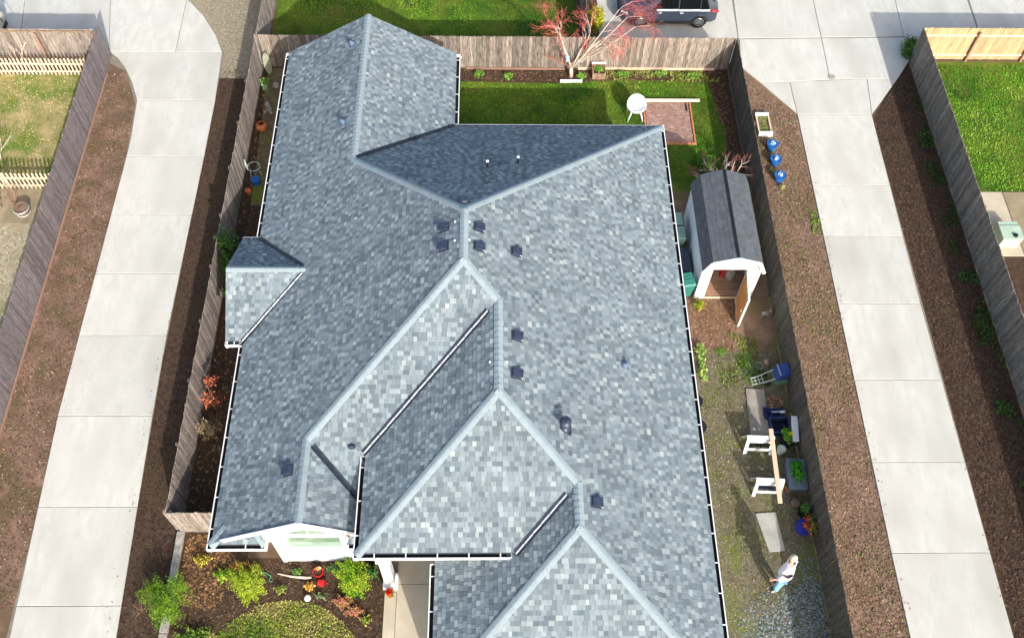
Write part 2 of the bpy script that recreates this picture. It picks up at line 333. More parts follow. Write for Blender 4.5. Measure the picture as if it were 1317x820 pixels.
# east drive
ys = [-3.6, -.3, 3.1, 6.4, 9.67, 12.9, 16.15, 19.48, 22.72, 25.37, 29.38]
ex = lambda y: 13.27+.2*max(0, (y-10))/20; er = lambda y: 16.6+.1*max(0, y-20)/5
sl = [[(ex(a), a), (er(a), a), (er(b), b), (ex(b), b)] for a, b in zip(ys, ys[1:])]
sl.append([(ex(29.38), 29.38), (er(29.38), 29.38), (17.03, 31.56), (13.45, 31.36)])
sl.append([(ex(29.38), 29.38), (13.45, 31.36), (12.1, 31.3)])
sl.append([(er(29.38), 29.38), (18.45, 31.6), (17.03, 31.56)])
sl.append([(12.1, 31.3), (13.45, 31.36), (15.32, 31.5), (15.42, 34.2), (11.55, 34.1), (11.35, 32.3)])
sl.append([(15.32, 31.5), (17.03, 31.56), (18.45, 31.6), (20.1, 34.0), (19.35, 34.3), (15.42, 34.2)])
sl.append([(11.5, 34.55-.4), (15.42, 34.25), (15.55, 38.5), (11.7, 38.4)])
sl.append([(15.42, 34.25), (19.35, 34.35), (19.6, 38.6), (15.55, 38.5)])
for k in range(3): sl.append([(19.35+3.6*k, 33.05 if k or 1 else 33), (22.95+3.6*k, 33.05), (23.1+3.6*k, 38.7), (19.6+3.6*k, 38.6)] if k else [(20.15, 34.0), (20.0, 33.05), (22.95, 33.05), (23.1, 38.7), (19.6, 38.6), (19.35, 34.35)])
for (a, b) in ((5.0, 7.6), (7.6, 11.45)): sl.append([(a, 32.45), (b, 32.45), (b+.15, 38.4), (a, 38.4)])
slab_drive('driveway', [(13.25, -4), (16.5, -4), (16.75, 29.3), (20.0, 34), (20.0, 33.1), (34, 33.1), (34, 38.6), (5, 38.4), (5, 32.5), (11.3, 32.5), (12.1, 31.4), (13.5, 29.3)], 0, sl, M_conc)
b = MB(); b.lathe([(.0, .05), (.17, .05), (.17, .062), (.14, .066), (.02, .066)], 18); b.build('drain_cover', M_stone); o = bpy.data.objects['drain_cover']; o.location = (15.42, 31.67, 0); props(o, 'small round grey drain cover set in the pale concrete at the slab corner', 'drain cover')
# patio slabs, walkway, kerb
slab_drive('patio', [(20.75, 21.8), (30, 21.8), (30, 25), (20.75, 25)], 0, [[(19.5, 21.75), (21.36, 21.75), (21.36, 25.05), (19.5, 25.05)]], M_walk, top=.04)
slab_drive('patio', [(21.45, 21.8), (31.2, 21.8), (31.2, 25), (21.45, 25)], 0, [[(21.38, 21.75), (26, 21.75), (26, 25.05), (21.38, 25.05)], [(26, 21.75), (31, 21.75), (31, 25.05), (26, 25.05)]], M_tan, top=.035)
slab_drive('walkway', [(-3.4, -5), (-1.7, -5), (-1.7, 11), (-3.0, 11), (-3.4, 8.6)], 0,
  [[(-3.45, a), (-3.06, a), (-3.06, b), (-3.45, b)] for a, b in ((0, 3), (3, 6), (6, 8.7))]+[[(-3.06, a), (-1.6, a), (-1.6, b), (-3.06, b)] for a, b in ((2, 5.4), (5.4, 8.72), (8.72, 11))], M_walk, gap=.008)
slab_drive('patio', [(-30, 23.25), (-17.5, 23.25), (-17.5, 25.0), (-30, 25.0)], 0, [[(-19.6-k*2.1, 23.2), (-17.45-k*2.1, 23.2), (-17.45-k*2.1, 25.05), (-19.6-k*2.1, 25.05)] for k in range(4)], M_tan, top=.04)
slab_drive('kerb', [(-10.38, -5), (-10.16, -5), (-10.18, 10.5), (-10.38, 10.5)], 0, [[(-10.42+.0*k, a), (-10.14, a), (-10.16, b), (-10.42, b)] for k, (a, b) in enumerate(((-4, 0), (0, 2.4), (2.4, 4.8), (4.8, 7.2), (7.2, 10.5)))], M_stone, top=.13)

# stuff scattered over the ground
G1 = [c(46, 88, 12), c(78, 124, 20), c(110, 152, 34), c(132, 136, 56)]
G2 = [c(92, 124, 34), c(128, 146, 52), c(178, 168, 104), c(124, 148, 46), c(186, 160, 64)]
grass('bright green lawn grass between the grey roof and the back fence', [(-1.5, 25.6), (8.9, 25.6), (9.8, 26.2), (10.1, 28.5), (9.7, 31.3), (5.5, 31.45), (3, 31.15), (-1.5, 31.25)], 480, .05, G1)
grass('green lawn grass beyond the back fence', [(-10.1, 32.3), (4.0, 32.3), (4.0, 38), (-10.1, 38)], 350, .05, G1)
grass('vivid green lawn grass behind the far right fence', [(19.5, 25.07), (27, 25.07), (27, 32.5), (19.5, 32.5)], 400, .05, [c(56, 112, 16), c(80, 140, 24), c(104, 156, 34), c(120, 160, 50)])
grass('patchy yellowish grass of the round front lawn', LAWN, 900, .045, G2, z=.012)
grass('sparse dry grass inside the cream picket fence', [(-23, 25.2), (-18.0, 25.2), (-18.0, 31.5), (-23, 31.5)], 150, .04, [c(120, 134, 54), c(160, 150, 92), c(186, 170, 124), c(140, 140, 70)])
grass('moss and weeds growing in the side yard gravel', [(7.0, 8), (9.9, 8), (9.9, 17.6), (7.0, 17.6)], 260, .03, [c(96, 108, 34), c(120, 128, 50)], clump=1.1)
grass('weeds spreading under the far right fence', [(18.2, 5), (19.15, 5), (19.15, 31.5), (18.55, 31.5)], 330, .09, [c(44, 78, 28), c(62, 100, 36)], clump=1.4, wd=.035, cat='weeds')
grass('weed tufts scattered in the reddish mulch', [(10.9, 6), (13.3, 6), (13.3, 29), (10.9, 29)], 60, .05, [c(80, 104, 44), c(104, 128, 56)], clump=.7, wd=.03, cat='weeds')
BK = [c(118, 94, 78), c(132, 107, 90), c(148, 124, 105), c(92, 70, 57), c(124, 99, 82)]
chips('bark_chips', 'reddish brown bark chips covering the bed beside the right driveway', 'bark mulch', [(10.85, 5), (13.25, 5), (13.4, 29.2), (11.5, 32), (10.85, 32)], 420, .055, BK)
chips('bark_chips', 'dark bark chips in the bed by the far right fence', 'bark mulch', [(16.65, 5), (19.15, 5), (19.15, 32.5), (19.6, 33.2), (16.9, 29.2)], 330, .065, [c(58, 42, 34), c(84, 64, 50), c(48, 36, 30), c(88, 68, 52), c(70, 54, 42)])
chips('bark_chips', 'dark bark crumbs in the strip between left driveway and west fence', 'bark mulch', [(-12.05, 5), (-10.35, 5), (-10.35, 32), (-12.2, 32)], 160, .045, [c(58, 44, 36), c(76, 60, 48), c(42, 32, 28), c(90, 74, 60)])
chips('soil_clods', 'brown soil clods in the strip left of the left driveway', 'soil', [(-17.2, 8), (-15.2, 8), (-15.45, 28), (-15.8, 30), (-16.8, 32), (-17.2, 32)], 160, .05, [c(100, 78, 66), c(124, 100, 84), c(146, 120, 102), c(92, 72, 58)], tilt=1)
chips('bark_chips', 'dark mulch and leaf litter in the front bed', 'bark mulch', [(-10.1, 6), (-3.5, 6), (-3.5, 9.5), (-10.1, 9.5)], 520, .045, [c(64, 48, 36), c(88, 68, 50), c(46, 36, 30), c(112, 90, 70), c(76, 58, 44)])
chips('leaf_litter', 'tan dead leaves heaped in the left part of the front bed', 'dead leaves', [(-10.1, 8.1), (-8.8, 7.9), (-8.2, 9.4), (-8.9, 10.4), (-10.1, 10.4)], 420, .07, [c(146, 112, 76), c(120, 90, 60), c(98, 72, 50)], tilt=1)
chips('pebbles', 'tan and grey pebbles of the side yard', 'gravel', [(6.9, 5), (10.6, 5), (10.6, 17.4), (6.9, 17.4)], 420, .03, [c(128, 120, 100), c(106, 98, 78), c(142, 136, 118), c(112, 114, 104)], flat=1)
chips('pebbles', 'blue grey pebbles at the lower end of the side yard', 'gravel', [(8.0, 5), (10.7, 5), (10.7, 8.6), (10.3, 9.0), (9.9, 8.4), (9.5, 8.5), (9.1, 7.7), (8.6, 7.6), (8.3, 6.8)], 650, .034, [c(86, 98, 100), c(120, 134, 134), c(60, 70, 72), c(146, 156, 152)], flat=1, z=.016)
chips('pebbles', 'sparse blue grey pebbles spreading from the gravel at the lower side yard', 'gravel', [(7.4, 5), (10.7, 5), (10.7, 9.6), (9.6, 9.4), (8.8, 8.4), (8.0, 7.8), (7.6, 6.6)], 260, .035, [c(92, 106, 108), c(136, 150, 150), c(110, 112, 100)], flat=1, z=.014)
chips('bark_chips', 'red brown bark pieces in front of the shed', 'bark mulch', [(7.2, 17.3), (9.0, 17.3), (9.4, 18.6), (9.4, 19.7), (7.2, 19.7)], 380, .06, [c(128, 96, 76), c(108, 78, 60), c(146, 116, 94)])
chips('leaf_litter', 'brown litter along the foot of the back fence', 'dead leaves', [(-1.3, 31.3), (5, 31.3), (10.5, 31.2), (10.6, 26), (10.2, 26), (9.8, 31.2), (10.5, 32), (-1.3, 32)], 300, .06, [c(96, 70, 52), c(128, 98, 76), c(60, 46, 36)])
chips('pebbles', 'tan pebbles of the gravel area at the head of the left driveway', 'gravel', [(-12.2, 31.5), (-10.5, 31.5), (-10.5, 37), (-14, 37), (-12.4, 33.5)], 350, .03, [c(150, 140, 116), c(120, 110, 90), c(170, 160, 140)], flat=1)
chips('pebbles', 'pale pebbles of the yard left of the far left fence', 'gravel', [(-23, 16), (-17.4, 16), (-17.4, 23.1), (-23, 23.1)], 240, .035, [c(160, 150, 124), c(130, 124, 96), c(186, 176, 150)], flat=1)

for lab, pl_ in (('bark crumbs spilling over the left edge of the right driveway', [(13.2, 5), (13.45, 5), (13.65, 29), (13.35, 29)]), ('bark crumbs spilling over the right edge of the right driveway', [(16.45, 5), (16.65, 5), (16.9, 29), (16.6, 29)]),
        ('soil crumbs spilling over the right edge of the left driveway', [(-12.25, 5), (-12.0, 5), (-12.15, 31), (-12.3, 31)]), ('soil crumbs spilling over the left edge of the left driveway', [(-15.5, 15), (-15.25, 15), (-15.3, 28), (-15.5, 28)])):
    chips('mulch_crumbs', lab, 'bark mulch', pl_, 22, .04, BK[:4], z=.052)
grass('green weeds on the edge of the mulch by the right driveway', [(12.9, 22.4), (13.4, 22.4), (13.4, 24.6), (13.15, 24.6)], 500, .07, [c(96, 130, 44), c(120, 150, 60)], wd=.03, clump=1.6, cat='weeds')
grass('green weeds in the middle of the side yard below the shed', [(8.0, 13.5), (9.8, 13.5), (10, 17.9), (9.0, 18.2), (8.2, 17.2)], 520, .06, [c(96, 124, 30), c(130, 144, 48)], clump=.8, wd=.025, cat='weeds')
grass('weedy grass along the foot of the back fence right of the tree', [(5.0, 31.3), (10.2, 31.3), (10.2, 32.0), (5.0, 32.0)], 520, .1, [c(96, 124, 44), c(140, 150, 70), c(120, 110, 70)], clump=1.7, wd=.03, cat='weeds')
chips('leaf_litter', 'scattered dry leaves on the side path west of the house', 'dead leaves', [(-10.2, 11), (-8.3, 11), (-8.3, 31.5), (-10.2, 31.5)], 60, .07, [c(120, 90, 66), c(150, 120, 90), c(90, 80, 50)], tilt=1)
chips('twig_litter', 'small stones and twigs scattered on the brown soil left of the left driveway', 'stones', [(-17.1, 8), (-15.3, 8), (-15.5, 28), (-17.1, 31)], 5, .05, [c(150, 130, 110), c(130, 110, 92)], tilt=.4)
# ------------------------------------------------------------------ fences
def fence(label, p0, p1, h, m, railside=1, bw=.14, gap=.006, post=2.4, dog=True, rails=(.3, 1.5), mrail=None, thick=.02, name='wooden_fence', cap=None, cat='fence', postr=.045, mpost=None):
    p0 = Vector(p0); p1 = Vector(p1); d = p1-p0; L = d.length; t = thing(name, label, cat, (p0.x, p0.y, 0), math.atan2(d.y, d.x))
    mrail = mrail or m; variants = []
    for k in range(4):
        b = MB(); w2 = bw/2; lean = random.uniform(-.006, .006); cut = .025
        pr = [(-w2, 0), (w2, 0), (w2+lean, h-cut), (w2-cut+lean, h), (-w2+cut+lean, h), (-w2+lean, h-cut)] if dog else [(-w2, 0), (w2, 0), (w2+lean, h), (-w2+lean, h)]
        n = len(pr); vs = [(x, -thick/2, z) for x, z in pr]+[(x, thick/2, z) for x, z in pr]
        b.add(vs, [tuple(range(n)), tuple(range(n, 2*n))[::-1]]+[(i, n+i, n+(i+1) % n, (i+1) % n) for i in range(n)]); variants.append(b)
    meshes = []
    x = bw/2; i = 0
    while x < L-bw/3:
        k = random.randrange(4)
        if len(meshes) <= k or meshes[k] is None:
            while len(meshes) <= k: meshes.append(None)
            o = variants[k].build('board' if name == 'wooden_fence' else 'picket', m, t); meshes[k] = o.data
        else:
            o = bpy.data.objects.new('board' if name == 'wooden_fence' else 'picket', meshes[k]); COL.objects.link(o); o.parent = t
        o.location = (x, random.uniform(-.004, .004), .02+random.uniform(-.014, .014)); o.rotation_euler = (random.uniform(-.006, .006), random.uniform(-.004, .004), random.uniform(-.02, .02))
        x += bw+gap; i += 1
    for rz in rails:
        b = MB(); y = railside*(thick/2+.028); b.box(0, y-.02, rz-.04, L, y+.02, rz+.04); b.build('rail', mrail, t)
    pr = None
    n = max(1, round(L/post))
    for k in range(n+1):
        if pr is None:
            b = MB(); b.box(-postr, -postr, 0, postr, postr, h-.14); o = b.build('post', mpost or mrail, t); pr = o.data
        else: o = bpy.data.objects.new('post', pr); COL.objects.link(o); o.parent = t
        o.location = (min(max(k*L/n, postr), L-postr), railside*(thick/2+.05+postr), 0)
    return t
fence('long purple grey board fence left of the left driveway, beside the picket fenced yard', (FL, -2), (FL, 32.75), 1.8, M_fencep, 1)
fence('weathered board fence across the top of the picket fenced yard at top left', (-25, 32.45), (-17.42, 32.45), 1.8, M_fence, -1, mrail=M_barrel, rails=(.25, 1.72), mpost=M_red)
fence('narrow weathered fence between the left planting strip and the grey house', (FW, 10.55), (FW, 31.95), 1.83, M_fence, 1)
fence('weathered side fence continuing north beyond the back fence', (FW, 32.3), (FW, 44), 1.83, M_fence, 1)
fence('short weathered fence piece joining the left front corner of the house', (FW, 10.5), (-8.3, 10.5), 1.8, M_fence, 1)
fence('long brown board fence across the back lawn with the leafless tree in front', (FW+.1, FN), (10.77, FN), 1.83, M_fenceb, 1)
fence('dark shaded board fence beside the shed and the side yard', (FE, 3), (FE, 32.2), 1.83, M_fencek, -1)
fence('long grey board fence at far right beside the dark bark bed', (FR+.05, 3), (FR+.05, 32.93), 1.83, M_fenced, -1)
fence('new tan board fence with bright rails at the top right lawn', (19.3, 32.9), (27, 32.9), 1.83, M_fencey, -1, mrail=M_lumber, rails=(.32, 1.45), mpost=M_red)
fence('dark board fence running north behind the leafless tree', (4.25, 32.3), (4.25, 40), 1.8, M_fenced, 1)
PK = 'cream picket fences round the small left yard'
for lab, a, b_ in (('cream picket fence along the upper edge of the small left lawn', (-22.2, 31.55), (-17.75, 31.55)), ('cream picket fence along the lower edge of the small left lawn', (-24, 25.05), (-17.75, 25.05)),
        ('cream picket fence tight against the long fence, right edge of the small left lawn', (-17.75, 25.15), (-17.75, 31.45)), ('cream picket fence at the left edge of the small left lawn', (-22.25, 25.2), (-22.25, 31.45))):
    t = fence(lab, a, b_, .95, M_picket, 1, bw=.075, gap=.095, post=2.2, rails=(.18, .62), name='picket_fence', cat='picket fence', thick=.018); t['group'] = PK
# kick board under back fence and long reddish rail on far left strip
b = MB(); b.box(3.9, FN-.08, .0, 10.1, FN-.03, .12); o = b.build('edging_board', M_lumber); props(o, 'pale timber board lying along the foot of the back fence', 'board')
b = MB(); b.box(-1.2, FN-.1, .0, 3.3, FN-.05, .1); o = b.build('edging_board', M_red); props(o, 'reddish timber board along the foot of the back fence left of the tree', 'board')
b = MB(); b.box(FL+.03, 6, 0, FL+.09, 31.6, .09); o = b.build('edging_board', M_red); props(o, 'long reddish edging board at the foot of the far left fence', 'board')

# ------------------------------------------------------------------ the house
s = .577; e = 2.786
W, XE, YN, YG, E1, Y2, X3, YG3 = -8.538, 6.812, 26.089, 29.997, -1.324, 16.505, -5.555, 9.181
X4, Y4b, W4, X5, Y5b, W5, XC, YC, hc = .193, 12.368, -3.937, 2.452, 8.778, -1.833, -9.015, 18.286, 2.262
X1 = (W+E1)/2; X2 = (W+XE)/2; YA = YN-(E1-X1); YM = YN-(X2-W)
z2 = e+s*(X2-W); z3 = e+s*(X3-W); z4 = e+s*(XE-X4); z5 = e+s*(XE-X5); zc = e+s*hc
Y4t = Y2-(X4-X2); Y5t = Y4b-(X5-X4); e4 = z4-s*(X4-W4); e5 = z5-s*(X5-W5); YV1 = Y4t-(X4-W4)
YR = 8.98; g = .15      # return eave line; gutter width
house = thing('house', 'large single storey house under a blue grey shingle hip roof with white gutters', 'house', (0, 17, 0))
HO = (0, 17, 0)
def hp(b, name, m, **k):
    o = b.build(name, m, house, off=HO, **k); return o
# roof planes: (polygon, z function, across-slope axis, up direction)
PL = [
 ('west main', [(W+g, YG-.02), (X1, YG-.02), (X1, YA), (X2, YM), (X2, Y2), (X3, Y2-(X2-X3)), (X3, YG3+.02), (W+.45, YG3+.02), (W+g, YR+g), (W+g, YC-hc-.0), (W+hc, YC), (W+g, YC+hc)], lambda x, y: e+s*(x-W), 'E'),
 ('wing east', [(X1, YG-.02), (E1-g, YG-.02), (E1-g, YN-g), (X1, YA)], lambda x, y: e+s*(E1-x), 'W'),
 ('north', [(E1-g, YN-g), (XE-g, YN-g), (X2, YM), (X1, YA)], lambda x, y: e+s*(YN-y), 'S'),
 ('east main', [(XE-g, YN-g), (X2, YM), (X2, Y2), (X4, Y4t), (X4, Y4b), (X5, Y5t), (X5, Y5b), (XE-g, Y5b-(XE-X5)+g)], lambda x, y: e+s*(XE-x), 'W'),
 ('south one', [(X2, Y2), (X4, Y4t), (W4, YV1), (-3.5, YV1-.32), (-3.5, 9.758), (X3, Y2-(X2-X3))], lambda x, y: z2-s*(Y2-y), 'N'),
 ('gable east', [(X3, Y2-(X2-X3)), (-3.5, 9.758), (-3.5, YG3+.02), (X3, YG3+.02)], lambda x, y: z3-s*(x-X3), 'W'),
 ('garage west', [(X4, Y4t), (X4, Y4b), (W4+g, Y4b-(X4-W4)+g), (W4+g, YV1+g)], lambda x, y: z4-s*(X4-x), 'E'),
 ('south two', [(X4, Y4b), (X5, Y5t), (Y4b-Y4b+.581+g, Y5t-(X5-.581)+g), (W4+g, Y4b-(X4-W4)+g)], lambda x, y: z4-s*(Y4b-y), 'N'),
 ('porch west', [(X5, Y5t), (X5, Y5b), (W5+g, Y5b-(X5-W5)+g), (W5+g, 8.62), (.98, 8.64)], lambda x, y: z5-s*(X5-x), 'E'),
 ('south three', [(X5, Y5b), (XE-g, Y5b-(XE-X5)+g), (W5+g, Y5b-(X5-W5)+g)], lambda x, y: z5-s*(Y5b-y), 'N'),
 ('cross north', [(XC+.01, YC), (W+hc, YC), (W, YC+hc-.0), (W-.02, YC+hc-g), (XC+.01, YC+hc-g)], lambda x, y: zc-s*(y-YC), 'S'),
 ('cross south', [(XC+.01, YC), (W+hc, YC), (W, YC-hc), (W-.02, YC-hc+g), (XC+.01, YC-hc+g)], lambda x, y: zc-s*(YC-y), 'N'),
 ('return', [(W+g, YR+g), (W+.6, YR+.56), (-6.76-.35, YR+.56), (-6.76, YR+g)], lambda x, y: e+s*(y-YR), 'N'),
 ('small return', [(-4.35, YR+g), (-4.2, YR+.56), (-3.6, YR+.56), (-3.6, YR+g)], lambda x, y: e+s*(y-YR), 'N'),
]
def clip(sub, x0, x1, y0, y1):
    for ax, v, sg in ((0, x0, 1), (0, x1, -1), (1, y0, 1), (1, y1, -1)):
        out = []; n = len(sub)
        for i in range(n):
            a, b_ = sub[i], sub[(i+1) % n]; da = (a[ax]-v)*sg; db = (b_[ax]-v)*sg
            if da >= 0: out.append(a)
            if (da >= 0) != (db >= 0):
                t = da/(da-db); out.append((a[0]+(b_[0]-a[0])*t, a[1]+(b_[1]-a[1])*t))
        sub = out
        if len(sub) < 3: return []
    return sub
def area(p): return abs(sum(p[i][0]*p[(i+1) % len(p)][1]-p[(i+1) % len(p)][0]*p[i][1] for i in range(len(p))))/2
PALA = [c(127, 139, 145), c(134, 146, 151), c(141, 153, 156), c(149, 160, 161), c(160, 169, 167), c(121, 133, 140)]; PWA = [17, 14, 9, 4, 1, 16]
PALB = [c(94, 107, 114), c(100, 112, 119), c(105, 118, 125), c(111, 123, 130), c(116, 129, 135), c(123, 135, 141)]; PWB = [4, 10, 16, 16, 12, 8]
def signed(p): return sum(p[i][0]*p[(i+1) % len(p)][1]-p[(i+1) % len(p)][0]*p[i][1] for i in range(len(p)))
def shingles(tag, poly, zf, up):
    dk = MB(); P2 = poly if signed(poly) > 0 else poly[::-1]
    dk.face([(x, y, zf(x, y)-.012) for x, y in P2]); dk.face([(x, y, zf(x, y)-.13) for x, y in P2[::-1]])
    n = len(P2)
    for i in range(n):
        a, b_ = P2[i], P2[(i+1) % n]; dk.face([(a[0], a[1], zf(*a)-.13), (b_[0], b_[1], zf(*b_)-.13), (b_[0], b_[1], zf(*b_)-.012), (a[0], a[1], zf(*a)-.012)])
    plane = hp(dk, 'roof_plane', M_deck)
    ax = 1 if up in 'NS' else 0; sg = 1 if up in 'NE' else -1
    T = [p[ax]*sg for p in poly]; A = [p[1-ax] for p in poly]; ex_ = .143/math.sqrt(1+s*s)*1.0
    V = []; F = []; C = []; single = []; t = min(T); row = 0; t0g = min(T)
    while t < max(T):
        t1 = t+ex_; a = min(A)-random.random()*.3; hi = random.random() < .5
        while a < max(A):
            wd = random.choice((.11, .13, .15, .17, .2)) if hi else random.choice((.12, .14, .16, .18)); b1 = a+wd
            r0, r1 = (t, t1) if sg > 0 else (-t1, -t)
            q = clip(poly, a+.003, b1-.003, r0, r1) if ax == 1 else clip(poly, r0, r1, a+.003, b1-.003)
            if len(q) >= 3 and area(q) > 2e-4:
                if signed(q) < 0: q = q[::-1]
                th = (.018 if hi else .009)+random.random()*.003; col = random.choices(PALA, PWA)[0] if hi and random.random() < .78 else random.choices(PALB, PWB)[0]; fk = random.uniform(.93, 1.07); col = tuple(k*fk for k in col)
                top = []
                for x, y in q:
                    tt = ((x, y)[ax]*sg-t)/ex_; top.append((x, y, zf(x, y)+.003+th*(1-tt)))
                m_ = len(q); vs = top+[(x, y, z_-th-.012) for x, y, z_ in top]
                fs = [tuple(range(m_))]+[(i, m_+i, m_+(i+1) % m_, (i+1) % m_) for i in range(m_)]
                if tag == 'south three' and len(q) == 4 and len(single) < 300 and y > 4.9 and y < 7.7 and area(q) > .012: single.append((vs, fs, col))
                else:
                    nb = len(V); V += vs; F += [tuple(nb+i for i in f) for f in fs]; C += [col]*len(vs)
            a = b1; hi = not hi if random.random() < .85 else hi
        t = t1; row += 1
    def mk(nm, V, F, C, kind=None, off=HO):
        me = bpy.data.meshes.new(nm); me.from_pydata([(x-off[0], y-off[1], z_-off[2]) for x, y, z_ in V], [], F)
        ca = me.color_attributes.new('Col', 'FLOAT_COLOR', 'POINT'); cc = np.ones((len(V), 4), np.float32); cc[:, :3] = np.array(C); ca.data.foreach_set('color', cc.ravel())
        me.materials.append(M_shingle); o = bpy.data.objects.new(nm, me); COL.objects.link(o); o.parent = plane
        if kind: o['kind'] = kind
        return o
    mk('shingles', V, F, C, 'stuff')
    for vs, fs, col in single: mk('shingle', vs, fs, [col]*len(vs))
    return plane
for tag, poly, zf, up in PL: shingles(tag, poly, zf, up)
# walls (outline pulled in under the eaves)
def wall(pts, z0=0., name='wall'):
    """pts: list of (x,y,ztop); extruded thin wall"""
    for (a, b_) in zip(pts, pts[1:]):
        pa, pb = Vector(a[:2]), Vector(b_[:2]); n = (pb-pa).normalized(); n = Vector((-n.y, n.x))*.1
        mb = MB(); v = []
        for q in (pa, pb, pb+n, pa+n): v.append((q.x, q.y, z0))
        v += [(pa.x, pa.y, a[2]), (pb.x, pb.y, b_[2]), (pb.x+n.x, pb.y+n.y, b_[2]), (pa.x+n.x, pa.y+n.y, a[2])]
        mb.add(v, [(0,3,2,1),(4,5,6,7),(0,1,5,4),(1,2,6,5),(2,3,7,6),(3,0,4,7)]); hp(mb, name, M_siding)
ii = .38; et = e+s*ii-.16
wall([(XE-ii, 4.85, et), (XE-ii, YN-ii, et), (E1-ii, YN-ii, et), (E1-ii, YG-.35, et)])
wall([(E1-ii, YG-.35, et), (X1, YG-.35, e+s*(X1-W)-.16)]); wall([(X1, YG-.35, e+s*(X1-W)-.16), (W+ii, YG-.35, et)])
wall([(W+ii, YG-.35, et), (W+ii, YC+hc-.4, et), (XC+.3, YC+hc-.4, et)])
wall([(XC+.3, YC+hc-.4, et), (XC+.3, YC, zc-.16)]); wall([(XC+.3, YC, zc-.16), (XC+.3, YC-hc+.4, et)])
wall([(XC+.3, YC-hc+.4, et), (W+ii, YC-hc+.4, et), (W+ii, 10.15, et), (-6.7, 10.15, et)]); wall([(-6.66, 10.15, 3.3), (-6.66, 9.62, 3.3)])
wall([(-3.5, 9.2, e4+.1), (-3.5, YV1+.1, e4+.1)][::-1], 2.6)
wall([(W5+ii, 11.0, et), (W5+ii, 4.85, et), (XE-ii, 4.85, et)])
wall([(-4.4, 9.5, 2.9), (-3.45, 9.5, 2.9), (-3.45, 11.0, 2.9), (W5+ii, 11.0, 2.9)])
wall([(-3.5, 8.62, e4+.05), (.5, 8.62, e4+.05)], 2.85); wall([(.5, 8.62, e4+.1), (.5, 10, e4+.1)], 2.85)
# front gable wall with opening for the big window
GY = 9.5; zt = lambda x: z3-s*abs(x-X3)-.15
WX0, WX1, WZ0, WZ1 = -6.34, -4.66, 1.25, 2.5
def gwall(x0, x1, z0, z1=None):
    b = MB(); zl = z1 if z1 else zt(x0); zr = z1 if z1 else zt(x1)
    v = [(x0, GY, z0), (x1, GY, z0), (x1, GY, zr), (x0, GY, zl)]; v += [(x, y+.12, z) for x, y, z in v]
    b.add(v, [(0,1,2,3),(7,6,5,4),(0,4,5,1),(1,5,6,2),(2,6,7,3),(3,7,4,0)]); return b
for q in ((-6.76, WX0, 0), (WX1, -3.6, 0)): hp(gwall(*q), 'wall', M_siding)
hp(gwall(WX0, WX1, 0, WZ0), 'wall', M_siding)
b = gwall(WX0, X3, WZ1); hp(b, 'wall', M_siding); hp(gwall(X3, WX1, WZ1), 'wall', M_siding)
b = MB()
for z_ in (.18, .36, .54, .72, .9, 1.08): b.box(-6.78, GY-.012, z_, -4.62, GY-.002, z_+.012)
hp(b, 'siding_lap', M_siding)
b = MB(); b.box(-6.8, GY-.03, 0, -6.68, GY-.004, 3.2); hp(b, 'corner_trim', M_white)
fr = MB(); fr.box(WX0-.09, GY-.05, WZ0-.1, WX1+.09, GY-.003, WZ0); fr.box(WX0-.09, GY-.05, WZ1, WX1+.09, GY-.003, WZ1+.1); fr.box(WX0-.09, GY-.05, WZ0+.001, WX0, GY-.003, WZ1-.001); fr.box(WX1, GY-.05, WZ0+.001, WX1+.09, GY-.003, WZ1-.001)
win = hp(fr, 'window', M_white)
def sub(b, name, m, parent): o = b.build(name, m, None, off=HO); o.parent = parent; return o
b = MB(); b.box(WX0, GY+.07, WZ0, WX1, GY+.09, WZ1); sub(b, 'pane', M_glass, win)
b = MB(); b.box(WX0, GY+.04, WZ1-.24, WX1, GY+.068, WZ1-.002); sub(b, 'recess_shade', mat('dark blind', c(52, 44, 44), c(120, 60, 60), 2), win)  # dark strip paints the recess shade below the window head
b = MB(); b.box(WX0-.12, GY-.12, WZ0-.13, WX1+.12, GY-.052, WZ0-.1); sub(b, 'sill', M_white, win)
n = 14; arc = [(X3+.62*math.cos(math.pi*k/n), 2.72+.42*math.sin(math.pi*k/n)) for k in range(n+1)]
b = MB(); out = [(X3+(x-X3)*1.13, 2.68+(z_-2.68)*1.18) for x, z_ in arc]
for i in range(n): b.add([(arc[i][0], GY-.04, arc[i][1]), (arc[i+1][0], GY-.04, arc[i+1][1]), (out[i+1][0], GY-.04, out[i+1][1]), (out[i][0], GY-.04, out[i][1]), (out[i][0], GY-.002, out[i][1]), (out[i+1][0], GY-.002, out[i+1][1])], [(0,1,2,3),(3,2,5,4)])
b.box(X3-.7, GY-.04, 2.64, X3+.7, GY-.003, 2.7); aw = hp(b, 'window', M_white)
b = MB(); b.face([(x, GY-.012, z_) for x, z_ in arc]); sub(b, 'pane', M_glass, aw)
b = MB(); b.box(X3-.02, GY-.03, 2.71, X3+.02, GY-.016, 3.1); sub(b, 'muntin', M_white, aw)
